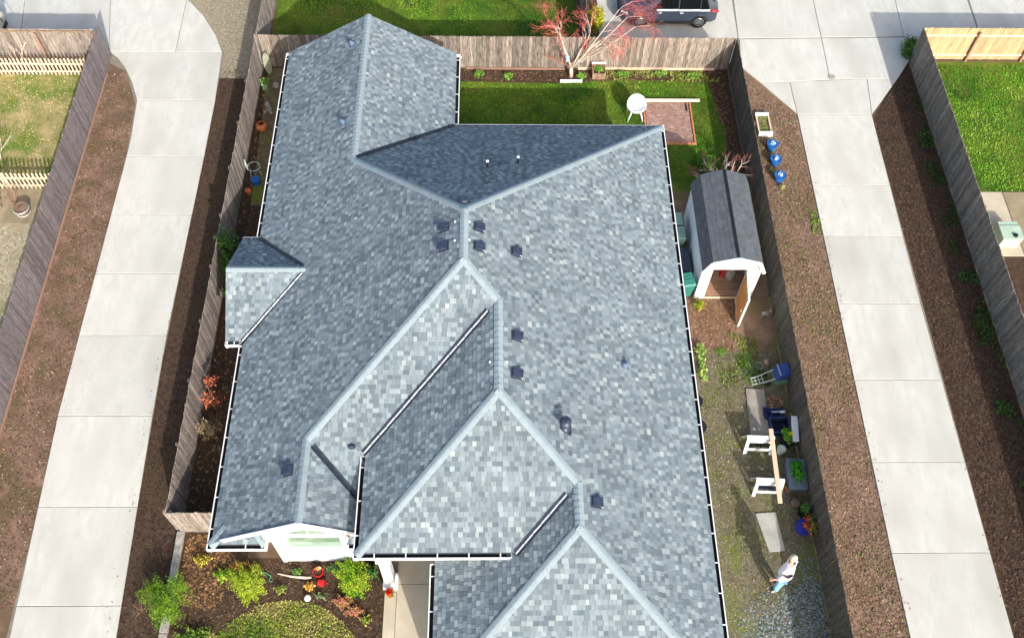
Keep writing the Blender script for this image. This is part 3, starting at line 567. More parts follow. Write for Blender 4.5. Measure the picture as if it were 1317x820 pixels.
# rakes
def rake(a, b_, dz=.14):
    m_ = MB(); n = Vector((b_[0]-a[0], b_[1]-a[1], b_[2]-a[2])); m_.beam((a[0], a[1], a[2]-.07), (b_[0], b_[1], b_[2]-.07), .035, .2); hp(m_, 'rake_board', M_white)
rake((W+.5, YG3, e+s*.5+.02), (X3, YG3, z3+.02)); rake((X3, YG3, z3+.02), (-3.7, YG3, z3-s*(-3.7-X3)+.02))
lw = .1
rake((W, YG-.05, e-lw), (X1, YG-.05, z2-(X2-X1)*s-lw)); rake((X1, YG-.05, z2-(X2-X1)*s-lw), (E1, YG-.05, e-lw))
rake((XC+.05, YC+hc, e-lw), (XC+.05, YC, zc-lw)); rake((XC+.05, YC, zc-lw), (XC+.05, YC-hc, e-lw))
b = MB(); b.box(-6.79, YR+.0, e-.1, -6.74, GY, e+.1); hp(b, 'fascia', M_white)
# porch column
b = MB(); b.box(-3.41, 8.62, 0, -3.1, 8.93, 2.85); b.box(-3.49, 8.54, 0, -3.02, 9.01, .28); b.box(-3.47, 8.56, 2.7, -3.04, 8.99, 2.86); hp(b, 'column', M_white)
b = MB(); b.box(-2.75, 10.95, .06, -1.85, 10.99, 2.2); dr = hp(b, 'door', M_blued); b = MB(); b.tube([(-2.65, 10.9, 1.05), (-2.65, 10.94, 1.05)], .03); sub(b, 'handle', M_chrome, dr)
# gutters with straps
def gutter(a, b_, z, inward, step=.88):
    a = Vector((*a, z)); b_ = Vector((*b_, z)); d = (b_-a).normalized(); n = Vector((*inward, 0)); m_ = MB(); L = (b_-a).length
    up = Vector((0, 0, 1)); w2 = .155
    m_.mi = 0; m_.beam(a+n*.008-up*.045, b_+n*.008-up*.045, .014, .13); m_.beam(a+n*.014+up*.018, b_+n*.014+up*.018, .032, .012)
    m_.beam(a+n*.08-up*.11, b_+n*.08-up*.11, .155, .012); 
    m_.beam(a+n*.012-d*.006-up*.045, a+n*w2-d*.006-up*.045, .012, .13); m_.beam(b_+n*.012+d*.006-up*.045, b_+n*w2+d*.006-up*.045, .012, .13)
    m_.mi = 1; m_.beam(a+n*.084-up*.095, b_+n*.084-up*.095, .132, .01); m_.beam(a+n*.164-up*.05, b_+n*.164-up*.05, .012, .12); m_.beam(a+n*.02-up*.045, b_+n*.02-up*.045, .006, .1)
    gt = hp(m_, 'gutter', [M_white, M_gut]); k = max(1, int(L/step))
    for i in range(1, k+1):
        p = a+d*(L*(i-.35)/k); m_ = MB(); m_.beam(p+n*.02+up*.014, p+n*.17+up*.03, .03, .008); sub(m_, 'hanger', M_white, gt)
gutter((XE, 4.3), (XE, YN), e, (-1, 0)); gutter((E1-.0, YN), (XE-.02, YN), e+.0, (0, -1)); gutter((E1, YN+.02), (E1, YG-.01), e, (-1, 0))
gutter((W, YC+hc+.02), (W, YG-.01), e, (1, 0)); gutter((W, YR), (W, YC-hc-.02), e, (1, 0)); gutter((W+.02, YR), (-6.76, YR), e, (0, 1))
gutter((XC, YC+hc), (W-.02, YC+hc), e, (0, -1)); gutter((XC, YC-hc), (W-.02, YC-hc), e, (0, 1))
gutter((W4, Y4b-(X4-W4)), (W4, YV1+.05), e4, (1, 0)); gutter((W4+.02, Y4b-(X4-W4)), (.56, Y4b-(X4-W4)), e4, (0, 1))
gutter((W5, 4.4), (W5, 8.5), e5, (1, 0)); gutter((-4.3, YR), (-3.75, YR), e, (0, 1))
# valleys: metal wings with edge shadow painted dark, raised rib painted with sun glint
def valley(a, b_, bright, wd=.13):
    a = Vector(a); b_ = Vector(b_); d = (b_-a).normalized(); r = d.cross(Vector((0, 0, 1))).normalized(); m_ = MB()
    dz = Vector((0, 0, 1)); rise = wd*s*.70+.012
    for sg in (-1, 1):
        p = [a+dz*.045, b_+dz*.045, b_+r*sg*wd+dz*(rise+.022), a+r*sg*wd+dz*(rise+.022)]; m_.face(p if sg < 0 else p[::-1])
    v = hp(m_, 'valley_flashing', M_metal)
    m_ = MB(); L = (b_-a).length; k = max(1, int(L/.35))
    for i in range(k):
        m_.beam(a+d*(L*(i+.03)/k)+dz*.06+r*random.uniform(-.006, .006), a+d*(L*(i+.97)/k)+dz*.06+r*random.uniform(-.006, .006), .036 if bright else .03, .03)
    sub(m_, 'rib', M_rib if bright else M_metal, v)  # glint is in the colour: bright valleys get the white rib
V1a = (X4, Y4t, z4); d1 = .32
valley((X4-d1, Y4t-d1, z4-s*d1), (W4+.1, YV1+.1, e4+s*.1), True, .1)
valley((X5-.32, Y5t-.32, z5-s*.32), (.581+.1, 8.238+.1, e4+s*.1), True, .1)
valley((X3+.2, Y2-(X2-X3)-.2, z3-s*.2), (-3.85, 10.11, z3-s*(X3+3.85)*-1), False, .09)
valley((X1+.1, YA+.1, e+s*(E1-X1-.1)), (E1-g, YN-g, e+s*g), False, .08)
valley((W+hc-.15, YC-.15, zc-s*.15), (W+.1, YC-hc+.1, e+s*.1), True, .07)
valley((W+hc-.15, YC+.15, zc-s*.15), (W+.1, YC+hc-.1, e+s*.1), False, .06)
# ridge and hip caps, one piece after another
capn = [0]
def caps(a, b_, n1, n2, wd=.135, ext=0):
    """n1,n2: the two plane z functions either side"""
    a = Vector(a); b_ = Vector(b_); d = (b_-a); L = d.length; d.normalize(); r = d.cross(Vector((0, 0, 1))).normalized(); k = int(L/.19)
    V = MB()
    for i in range(k):
        p = a+d*(L*i/k); q = a+d*(L*(i+1.25)/k); vs = []
        for t, lift in ((p, .04), (q, .02)):
            for o_ in (-1, -.5, 0, .5, 1):
                x = t+r*o_*wd; zz = min(n1(x.x, x.y), n2(x.x, x.y)); 
                if o_ == 0: zz = min(n1(t.x, t.y), n2(t.x, t.y))-.012
                vs.append((x.x, x.y, zz+lift))
        lo = [(x, y, z_-.05) for x, y, z_ in vs]
        fs = [(j, j+1, j+6, j+5) for j in range(4)]+[(j+10, j+11, j+1, j) for j in range(4)]+[(0, 5, 15, 10), (4, 14, 19, 9)]
        if capn[0] < 300:
            m_ = MB(); m_.add(vs+lo, fs); o = m_.build('cap_shingle', M_cap, caproot, off=HO); capn[0] += 1
        else: V.add(vs+lo, fs)
    if V.v:
        o = V.build('cap_shingles', M_cap, caproot, off=HO); o['kind'] = 'stuff'
b = MB(); b.beam((X2, YM, z2-.05), (X2, Y2, z2-.05), .05, .04); caproot = hp(b, 'ridge', M_deck)
f = {t: zf for t, _, zf, _ in PL}
caps((X4, Y4t, z4), (X4, Y4b, z4), f['garage west'], f['east main'])
caps((X5, Y5t, z5), (X5, Y5b, z5), f['porch west'], f['east main'])
caps((XE-.05, Y5b-(XE-X5)+.05, e), (X5, Y5b, z5), f['south three'], f['east main'])
caps((W5+.05, Y5b-(X5-W5)+.05, e5), (X5, Y5b, z5), f['south three'], f['porch west'])
caps((W4+.08, 8.238+.08, e4), (X4, Y4b, z4), f['south two'], f['garage west'])
caps((X5, Y5t, z5), (X4, Y4b, z4), f['south two'], f['east main'])
caps((X3, YG3+.03, z3), (X3, Y2-(X2-X3), z3), f['west main'], f['gable east'])
caps((X3, Y2-(X2-X3), z3), (X2, Y2, z2), f['west main'], f['south one'])
caps((X4, Y4t, z4), (X2, Y2, z2), f['south one'], f['east main'])
caps((X2, YM, z2), (X2, Y2, z2), f['west main'], f['east main'])
caps((XE-.08, YN-.08, e), (X2, YM, z2), f['north'], f['east main'])
caps((X1, YA, f['west main'](X1, YA)), (X2, YM, z2), f['west main'], f['north'])
caps((X1, YA, f['west main'](X1, YA)), (X1, YG-.03, f['west main'](X1, 0)), f['west main'], f['wing east'])
caps((XC+.02, YC, zc), (W+hc, YC, zc), f['cross north'], f['cross south'], .12)
caps((W+.1, YR+.1, e), (W+.55, YR+.55, e+.26), f['west main'], f['return'], .15)
caps((-6.8, YR+.1, e), (-7.1, YR+.5, e+.24), f['return'], lambda x, y: e+s*(-6.72-x)*1.4, .1)
# roof vents
def tiltm(up):
    a = math.atan(s); return {'W': Matrix.Rotation(a, 4, 'Y') if 0 else Matrix.Rotation(a, 4, 'Y'), 'E': Matrix.Rotation(-a, 4, 'Y'), 'N': Matrix.Rotation(a, 4, 'X'), 'S': Matrix.Rotation(-a, 4, 'X')}[up]
def vent(x, y, up, pl, kind='box'):
    z_ = f[pl](x, y); M_ = Matrix.Translation(Vector((x, y, z_+.01))-Vector(HO)) @ tiltm(up)
    b = MB(); 
    if kind == 'box':
        b.box(-.22, -.2, .015, .22, .2, .022); sgn = 1 if up == 'W' else -1    # downslope side local +x when up is W
        h0, h1 = (.07, .16)
        zs = {True: h1, False: h0}
        v = []
        for x_, y_ in ((-.17, -.15), (.17, -.15), (.17, .15), (-.17, .15)):
            v.append((x_, y_, .022))
        for x_, y_ in ((-.15, -.14), (.19, -.17), (.19, .17), (-.15, .14)):
            x2 = x_*sgn if sgn > 0 else x_*sgn; v.append((x2, y_ if sgn > 0 else y_, .17 if x_ > 0 else .09))
        if sgn < 0: v[:4] = [(-a_, b2, c2) for a_, b2, c2 in v[:4]]
        b.add(v, [(0,3,2,1),(4,5,6,7),(0,1,5,4),(1,2,6,5),(2,3,7,6),(3,0,4,7)])
    elif kind == 'boot':
        b.box(-.14, -.14, .024, .14, .14, .032); b.lathe([(.12, .03), (.11, .08), (.07, .13), (.05, .2)], 12)
    b.v = [tuple(M_ @ (Vector(p)*(.86 if kind == 'box' else 1))) for p in b.v]; o = b.build('roof_vent', M_vent if kind == 'box' else M_boot, house)
    if kind == 'box':
        q = MB(); x0, x1 = sorted((.14*sgn, .2*sgn)); q.box(x0*.7, -.162, .105, x1*.86, -.15, .122); q.v = [tuple(M_ @ Vector(p)) for p in q.v]; l = q.build('edge_highlight', M_rib); l.parent = o  # thin white strip paints the highlight along the vent edge
    return o
for x, y in ((-1.5, 17.94), (-1.5, 17.2), (-6.04, 10.9)): vent(x, y, 'E', 'west main')
for x, y in ((-.42, 17.86), (-.42, 17.12), (.74, 17.4), (.73, 14.32), (.7, 13.04), (2.96, 9.6)): vent(x, y, 'W', 'east main')
for x, y in ((-5.46, 28.6), (-5.49, 24.5)): vent(x, y, 'E', 'west main', 'boot')
vent(4.22, 14.45, 'W', 'east main', 'boot')
# round exhaust stack with cap
x, y = 2.12, 11.7; z_ = f['east main'](x, y)
b = MB(); b.box(x-.2, y-.2, z_-.1, x+.2, y+.2, z_-.04); b.lathe([(.19, -.05), (.15, .08), (.1, .12), (.1, .34), (.17, .36), (.18, .44), (.1, .5), (.02, .51)], 16, (x, y, z_)); hp(b, 'exhaust_stack', M_vent, smooth=False)
b = MB(); x, y = -.91, 18.95; z_ = f['north'](x, y); b.lathe([(.17, 0), (.17, .1), (.12, .16), (.02, .17)], 14, (x, y, z_)); hp(b, 'exhaust_cap', M_vent)
for x, y in ((-.16, 21.75), (.91, 22.15)):
    z_ = f['north'](x, y); b = MB(); b.tube([(x, y, z_-.05), (x, y, z_+.3)], .035, 8); o = hp(b, 'vent_pipe', M_black)
    b = MB(); b.lathe([(.045, .3), (.055, .34), (.02, .37)], 10, (x, y, z_)); sub(b, 'pipe_cap', M_white, o)
x, y = .38, 22.1; z_ = f['north'](x, y); b = MB(); b.lathe([(.2, .02), (.18, .07), (.03, .09)], 12, (x, y, z_), 1, .5); hp(b, 'roof_vent', M_vent)
x, y = -4.2, 11.6; z_ = f['south one'](x, y); b = MB(); b.lathe([(.13, 0), (.12, .08), (.02, .11)], 10, (x, y, z_), 1, .6); hp(b, 'roof_vent', M_vent)
for x, y, pl in ((-1.15, 18.02, 'west main'), (-1.15, 17.29, 'west main'), (-.7, 17.96, 'east main'), (-.7, 17.27, 'east main'), (.43, 13.35, 'east main'), (-.06, 13.35, 'garage west')):
    z_ = f[pl](x, y); b = MB(); b.lathe([(.035, .0), (.035, .035), (.01, .04)], 8, (x, y, z_)); hp(b, 'roof_anchor', M_white)

# ------------------------------------------------------------------ shed
shed = thing('shed', 'white gambrel shed with dark grey roof and its plywood door standing open', 'shed', (8.9, 19.77, 0))
def sp(b, name, m, par=None, **k): o = b.build(name, m, None, off=(8.9, 19.77, 0), **k); o.parent = par or shed; return o
SX0, SX1, SY0, SY1 = 7.82, 9.97, 19.77, 23.65; PR = [(7.76, 2.02), (8.03, 2.62), (8.9, 2.92), (9.77, 2.62), (10.04, 2.02)]
b = MB(); b.box(SX0, SY0, 0, SX0+.06, SY1, 2.05); sp(b, 'wall', mat('shade painted siding', c(168, 188, 206), c(182, 200, 216), 2, .7))  # white wall coloured pale blue to carry its shade
b = MB(); b.box(SX1-.06, SY0, 0, SX1, SY1, 2.05); sp(b, 'wall', M_siding)
DX0, DX1, DZ = 8.18, 9.46, 1.98
b = MB(); b.box(SX0-.02, SY0-.04, 0, DX0, SY0+.03, 2.05); sp(b, 'wall', M_white)
b = MB(); b.box(DX1, SY0-.04, 0, SX1+.02, SY0+.03, 2.05); sp(b, 'wall', M_white)
def gam(y, name):
    b = MB(); p = [(SX0-.02, 2.051), (8.06, 2.58), (8.9, 2.87), (9.74, 2.58), (SX1+.02, 2.051)]; n = len(p)
    vs = [(x, y-.04, z_) for x, z_ in p]+[(x, y+.03, z_) for x, z_ in p]
    b.add(vs, [tuple(range(n)), tuple(range(n, 2*n))[::-1]]+[(i, n+i, n+(i+1) % n, (i+1) % n) for i in range(n)]); return b
sp(gam(SY0, ''), 'gable', M_white); sp(gam(SY1, ''), 'gable', M_white)
b = MB(); b.box(DX0, SY0-.04, DZ, DX1, SY0+.03, 2.05); sp(b, 'lintel', M_white)
b = MB(); b.box(SX0, SY1-.03, 0, SX1, SY1+.03, 2.05); sp(b, 'wall', M_siding)
for i in range(12):
    b = MB(); y = SY0+i*.32; b.box(SX0+.07, y+.01, .1, SX1-.07, y+.31, .14); sp(b, 'floor_board', M_floor)
b = MB(); b.box(DX0, SY0-.07, .05, DX1, SY0-.045, .16); sp(b, 'sill', M_lumber)
yb, ye = SY0-.18, SY1+.08
for i in range(4):
    (xa, za), (xb, zb) = PR[i], PR[i+1]; L = math.hypot(xb-xa, zb-za); dn = Vector((-(zb-za), 0, (xb-xa)))/L
    rows = max(2, round(L/.2)); b = MB(); b.add([(xa, yb, za), (xb, yb, zb), (xb, ye, zb), (xa, ye, za)], [(0,1,2,3)]); rp = sp(b, 'roof_plane', M_shedroof)
    for r in range(rows):
        t0, t1 = r/rows, (r+1)/rows
        if i >= 2: t0, t1 = 1-t0, 1-t1
        y = yb-random.random()*.3
        while y < ye:
            y1 = y+random.choice((.3, .33, .45)); ya, yc = max(y, yb), min(y1, ye)
            if yc-ya > .03:
                b = MB(); lo = Vector((xa+(xb-xa)*t0, 0, za+(zb-za)*t0)); hi = Vector((xa+(xb-xa)*t1, 0, za+(zb-za)*t1)); th = random.uniform(.008, .014)
                A_ = lo+dn*th; B_ = hi+dn*.004
                b.add([(A_.x, ya, A_.z), (A_.x, yc, A_.z), (B_.x, yc, B_.z), (B_.x, ya, B_.z), (lo.x, ya, lo.z), (lo.x, yc, lo.z), (hi.x, yc, hi.z), (hi.x, ya, hi.z)], [(0,1,2,3), (4,5,1,0), (5,6,2,1), (7,4,0,3)])
                sp(b, 'shingle', M_shedroof, rp)
            y = y1
    b = MB(); b.beam((xa, yb-.02, za-.05), (xb, yb-.02, zb-.05), .04, .13); sp(b, 'rake_board', M_white)
b = MB(); b.beam((8.9, yb, 2.935), (8.9, ye, 2.935), .1, .02); sp(b, 'ridge_strip', M_black)
b = MB(); ang = R(-92-2); b2 = MB(); b2.box(0, -.03, .12, 1.3, .03, 1.95); T_ = Matrix.Translation((DX1-8.9, -.08, 0)) @ Matrix.Rotation(R(-96), 4, 'Z')
b2.v = [tuple(T_ @ Vector(p)) for p in b2.v]; door = b2.build('door', M_white); door.parent = shed
b2 = MB(); b2.box(.07, -.045, .19, 1.23, -.032, 1.88); b2.v = [tuple(T_ @ Vector(p)) for p in b2.v]; o = b2.build('door_panel', M_ply); o.parent = door
b2 = MB(); b2.box(.03, .032, .14, 1.27, .045, .24); b2.box(.03, .032, 1.83, 1.27, .045, 1.93); b2.box(.03, .032, .25, .13, .045, 1.82); b2.box(1.17, .032, .25, 1.27, .045, 1.82); b2.v = [tuple(T_ @ Vector(p)) for p in b2.v]; o = b2.build('door_trim', M_white); o.parent = door
b2 = MB(); b2.tube([(1.2, -.06, 1.0), (1.2, -.1, 1.02), (1.2, -.1, 1.12), (1.2, -.06, 1.14)], .012); b2.v = [tuple(T_ @ Vector(p)) for p in b2.v]; o = b2.build('handle', M_chrome); o.parent = door

# ------------------------------------------------------------------ vegetation
def bush(name, label, cat, loc, ell, n, size, cols, stem=True, **k):
    t = thing(name, label, cat, loc); leaves('foliage', t, ell, n, size, cols, **k)
    if stem:
        b = MB()
        for i in range(5):
            a = i*1.3; r_ = ell[0][3]*.5; b.tube([(0, 0, 0), (r_*.4*math.cos(a), r_*.4*math.sin(a), ell[0][2]*.6), (r_*math.cos(a), r_*math.sin(a), ell[0][2]*1.2)], [.02, .014, .006], 5)
        b.build('stems', M_barkd, t)
    return t
LG = [c(70, 110, 20), c(104, 148, 32), c(138, 178, 44), c(90, 130, 28)]
YG_ = [c(130, 150, 30), c(172, 184, 50), c(196, 200, 80), c(104, 130, 30)]
bush('round_bush', 'large round bright green feathery bush at the left end of the front bed', 'bush', (-10.35, 8.1, 0), [(.1, 0, .55, .85, .95, .55), (.35, .45, .55, .5, .45, .42), (.25, -.4, .5, .55, .5, .4), (-.35, .35, .5, .5, .5, .4)], 12000, .026, [c(66, 100, 18), c(90, 128, 26), c(118, 156, 36), c(80, 116, 22)], shape=.6, hollow=.25)
bush('twiggy_bush', 'brown leafless twiggy shrub behind the large round green bush', 'bush', (-11.1, 7.9, 0), [(0, 0, .35, .45, .9, .35)], 700, .05, [c(120, 98, 84), c(90, 74, 62), c(140, 118, 104)], shape=.15, hollow=.1)
bush('front_shrub', 'yellow green shrub under the return gutter left of the window wall', 'shrub', (-7.85, 8.75, 0), [(0, 0, .3, .6, .56, .5), (.15, -.3, .25, .52, .46, .42), (-.2, .1, .25, .45, .5, .38)], 13000, .024, [c(112, 140, 28), c(148, 170, 40), c(172, 188, 66), c(92, 122, 28)], hollow=.1)
bush('rusty_shrub', 'rust tinted small shrub behind the yellow green shrub', 'shrub', (-8.15, 9.2, 0), [(0, 0, .25, .35, .3, .25), (.5, 0, .25, .25, .22, .2)], 700, .035, [c(176, 110, 60), c(150, 150, 50), c(120, 130, 40)], hollow=.3)
bush('front_shrub', 'lime green shrub in front of the column under the garage eave', 'shrub', (-4.5, 8.85, 0), [(0, 0, .3, .64, .58, .5), (.1, -.3, .25, .55, .46, .4), (-.1, .3, .35, .48, .4, .42)], 14000, .024, [c(80, 126, 28), c(122, 160, 36), c(170, 190, 60), c(136, 168, 40)], hollow=.1)
bush('coral_shrub', 'coral pink leaved low shrub below the lime green shrub', 'shrub', (-4.75, 8.1, 0), [(0, 0, .2, .4, .25, .2), (.4, -.25, .18, .35, .22, .18)], 2400, .026, [c(196, 116, 98), c(176, 130, 96), c(150, 130, 70)], hollow=.3)
bush('dark_shrub', 'dark green leggy plant between the lime shrub and the white column', 'shrub', (-3.85, 9.05, 0), [(0, 0, .3, .3, .3, .3), (-1.2, .15, .25, .35, .2, .2)], 700, .04, [c(56, 96, 44), c(84, 128, 56)], hollow=.2)
bush('low_plant', 'low green plant at the lower left corner of the front bed', 'plant', (-9.3, 7.0, 0), [(0, 0, .15, .7, .45, .18)], 1100, .04, [c(80, 110, 36), c(110, 140, 50), c(150, 150, 80)], stem=False)
bush('low_plant', 'yellowing perennial by the left kerb near the corner gutter', 'plant', (-9.45, 9.5, 0), [(0, 0, .12, .3, .25, .14)], 420, .04, [c(150, 140, 50), c(190, 170, 70)], stem=False)
bush('low_plant', 'small green plant directly under the corner gutter', 'plant', (-8.7, 9.0, 0), [(0, 0, .15, .35, .25, .16)], 600, .04, [c(110, 150, 40), c(150, 170, 60)], stem=False)
bush('low_plant', 'small green seedling midway along the front bed', 'plant', (-6.8, 8.55, 0), [(0, 0, .1, .25, .18, .12)], 260, .035, [c(110, 130, 60), c(140, 150, 70)], stem=False)
bush('low_plant', 'orange leaved tuft beside the white ball', 'plant', (-5.88, 8.62, 0), [(0, 0, .1, .2, .18, .12)], 260, .035, [c(200, 150, 60), c(214, 170, 90)], stem=False)
bush('low_plant', 'green tuft between the red pot and the fallen stick', 'plant', (-6.35, 9.12, 0), [(0, 0, .1, .18, .14, .12)], 200, .035, [c(80, 120, 50), c(100, 140, 60)], stem=False)
bush('low_plant', 'small yellow green plant near the walkway edging', 'plant', (-4.0, 7.55, 0), [(0, 0, .1, .2, .2, .12)], 240, .035, [c(120, 130, 50), c(150, 150, 70)], stem=False)
bush('low_plant', 'grey green sprigs right of the white ball', 'plant', (-5.5, 8.35, 0), [(0, 0, .08, .25, .18, .1)], 200, .03, [c(96, 116, 76), c(120, 136, 96)], stem=False)
bush('evergreen_shrub', 'dark green climbing shrub against the fence beside the side gable', 'shrub', (-10.05, 21.2, 0), [(0, 0, 1.5, .45, .6, .7), (.1, -.7, 1.0, .4, .6, .9), (.2, -1.5, .6, .35, .5, .6)], 4200, .05, [c(36, 60, 26), c(52, 86, 34), c(74, 110, 44)], hollow=.3)
bush('rusty_tree', 'small shrub with rusty orange leaves in the shaded strip by the west fence', 'shrub', (-9.85, 15.0, 0), [(0, .5, 1.2, .35, .3, .3), (.1, -.1, 1.0, .55, .35, .35)], 900, .045, [c(150, 82, 56), c(176, 100, 70), c(110, 66, 50)], hollow=.1)
bush('dry_shrub', 'pale dry grasses below the rusty shrub by the west fence', 'plant', (-9.85, 13.95, 0), [(0, 0, .6, .5, .45, .5)], 700, .06, [c(150, 136, 100), c(176, 160, 124)], shape=.25)
bush('corner_shrub', 'dense green shrub at the outer corner of the far right fence', 'shrub', (19.3, 33.35, 0), [(0, 0, .45, .45, .5, .45), (-.15, -.35, .35, .4, .4, .35)], 3000, .04, [c(54, 86, 30), c(76, 116, 42), c(98, 140, 54)], hollow=.3)
bush('yellow_shrub', 'yellow green shrub right of the dark fence beyond the leafless tree', 'shrub', (4.85, 34.9, 0), [(0, 0, .5, .4, .8, .5)], 2000, .045, [c(140, 150, 20), c(180, 184, 30)])
bush('golden_shrub', 'small golden green shrub at the left front corner of the shed', 'shrub', (7.93, 19.3, 0), [(0, 0, .22, .25, .22, .22)], 900, .03, [c(120, 130, 30), c(160, 160, 50)])
bush('leafy_plant', 'pale variegated plant under the eave in the side yard', 'plant', (7.75, 17.2, 0), [(0, 0, .15, .22, .5, .16), (0, -.8, .12, .2, .4, .14)], 700, .06, [c(110, 150, 60), c(176, 190, 110), c(90, 130, 50)], stem=False)
bush('grass_clump', 'green grass clump in the shade right of the side yard path', 'plant', (9.35, 16.9, 0), [(0, 0, .08, .35, .6, .12), (.4, -.6, .08, .5, .5, .12)], 1100, .05, [c(60, 100, 30), c(90, 130, 40)], shape=.3, stem=False)
bush('green_patch', 'bright green tuft on the bark in front of the shed', 'plant', (8.55, 17.35, 0), [(0, 0, .05, .3, .2, .07)], 350, .035, [c(90, 136, 40), c(110, 150, 50)], shape=.4, stem=False)
bush('leafy_plant', 'bushy green clump on the lawn left of the twiggy shrub', 'plant', (8.9, 26.3, 0), [(0, 0, .2, .5, .6, .25)], 1600, .05, [c(60, 110, 24), c(90, 146, 36)], stem=False)
for i, (x, y, lab) in enumerate(((-.6, 31.6, 'green plant at the left end of the back bed'), (.7, 31.5, 'leafy rosette in the back bed left of the tree'), (4.0, 31.5, 'green plant inside the raised box by the back fence'), (5.9, 31.65, 'weedy clump right of the raised box by the back fence'), (7.6, 31.7, 'weedy clump in the back bed behind the white chair'), (9.0, 31.6, 'pale weeds at the right end of the back bed'))):
    bush('bed_plant', lab, 'plant', (x, y, 0), [(0, 0, .15, .35 if i > 2 else .25, .2, .18)], 420, .04, [c(96, 140, 50), c(130, 165, 70), c(70, 110, 40)], stem=False)

# branching trees
def branch(b, tw, p, d, L, r, depth, rtw, spread=.5, upw=.12, red=None, minr=.004):
    n = 3; pts = [p]; q = p.copy(); dd = d.copy()
    for i in range(n):
        dd = (dd+Vector((random.gauss(0, .1), random.gauss(0, .1), random.gauss(0, .06)+upw*.3))).normalized(); q = q+dd*L/n; pts.append(q.copy())
    tgt = b if depth > rtw else tw
    tgt.tube(pts, [r, r*.88, r*.78, r*.66], 6 if depth > rtw else 3)
    if depth == 0: return
    k = 3 if depth > 1 else 4
    for i in range(k):
        a = random.uniform(0, math.tau); u = dd.cross(Vector((math.cos(a), math.sin(a), .3))).normalized()
        nd = (dd+u*spread*random.uniform(.6, 1.3)+Vector((0, 0, upw))).normalized()
        st = pts[-1] if i < 2 else pts[random.choice((1, 2))]
        branch(b, tw, st, nd, L*random.uniform(.62, .8), r*.6, depth-1, rtw, spread, upw, red)
tr = thing('maple_tree', 'leafless multi-trunk tree with pale bark and red twigs in front of the back fence', 'tree', (3.55, 31.62, 0))
b = MB(); tw = MB()
b.tube([(0, 0, 0), (0, 0, .25), (-.02, .02, .5)], [.1, .085, .08], 8)
for d, L, r in (((-.3, .0, .95), 1.45, .05), ((.62, .1, .85), 1.3, .042), ((.42, .3, .95), 1.2, .034), ((-.5, .2, .9), 1.0, .024), ((.95, .2, .8), 1.1, .022)):
    d = Vector(d).normalized(); p = Vector((-.02, .02, .45)); q = p+d*L*.9; m_ = p+d*L*.45+Vector((.02, 0, .05))
    b.tube([p, m_, q], [r, r*.9, r*.8], 7)
    branch(b, tw, q, d, L*.6, r*.72, 5, 2, .62, -.02)
    if r > .033: branch(b, tw, m_, (d+Vector((random.uniform(-.7, .7), -.2, .0))).normalized(), L*.4, r*.35, 3, 2, .6, .0)
for bx, bz, dd_ in ((1.5, 3.0, (.6, .1, .35)), (2.2, 3.2, (.7, 0, .1)), (1.2, 2.4, (.8, .1, .1)), (1.8, 3.6, (.5, .2, .4)), (2.6, 2.7, (.6, -.1, .15))): b.tube([(.1, .05, .6), (bx*.5, .1, bz*.55), (bx, .25, bz)], [.022, .018, .013], 5); branch(b, tw, Vector((bx, .25, bz)), Vector(dd_).normalized(), .62, .012, 5, 4, .8, -.02)
branch(b, tw, Vector((-.05, .02, .55)), Vector((-.75, .1, .35)).normalized(), .7, .018, 2, 2, .5, .2)
b.build('trunk', M_bark, tr, smooth=True); leaves('buds', tr, [(2.7, .25, 3.4, 1.0, .5, .7), (2.0, .2, 2.6, .8, .4, .45), (3.0, .3, 2.6, .6, .4, .4), (-1.3, .2, 3.8, .8, .5, .4), (-1.0, .1, 2.9, .45, .3, .3)], 3600, .028, [c(186, 92, 86), c(206, 112, 104), c(170, 80, 78)], hollow=.05, shape=.22); o = tw.build('twigs', M_twig, tr)
tz = thing('twiggy_shrub', 'low leafless spreading shrub with pale gnarled branches behind the shed', 'shrub', (9.55, 25.2, 0))
b = MB(); tw = MB()
b.tube([(0, 0, 0), (0, .05, .5)], [.09, .07], 7)
for i in range(6):
    a = i*math.tau/6+.3; d = Vector((math.cos(a), math.sin(a)*.9, .55)).normalized(); branch(b, tw, Vector((0, .05, .45)), d, .62, .045, 4, 1, .8, -.04)
b.build('branches', M_bark, tz, smooth=True); tw.build('twigs', mat('dull red twigs', c(120, 80, 70), c(150, 104, 92), 6), tz)
ts = thing('leafless_shrub', 'thin leafless shrub on the small left lawn', 'shrub', (-20.6, 26.6, 0)); b = MB(); tw = MB()
for i in range(5):
    d = Vector((random.uniform(-.5, .5), random.uniform(-.2, .4), 1)).normalized(); branch(b, tw, Vector((0, 0, 0)), d, .8, .02, 2, 1, .45, .1)
b.build('branches', M_bark, ts); tw.build('twigs', M_bark, ts)
ts = thing('leafless_shrub', 'thin leafless sapling against the fence at top left', 'shrub', (-20.8, 31.9, 0)); b = MB(); tw = MB()
for i in range(3):
    d = Vector((random.uniform(-.4, .4), random.uniform(-.1, .2), 1)).normalized(); branch(b, tw, Vector((0, 0, 0)), d, .7, .018, 2, 1, .45, .1)
b.build('branches', M_bark, ts); tw.build('twigs', M_bark, ts)

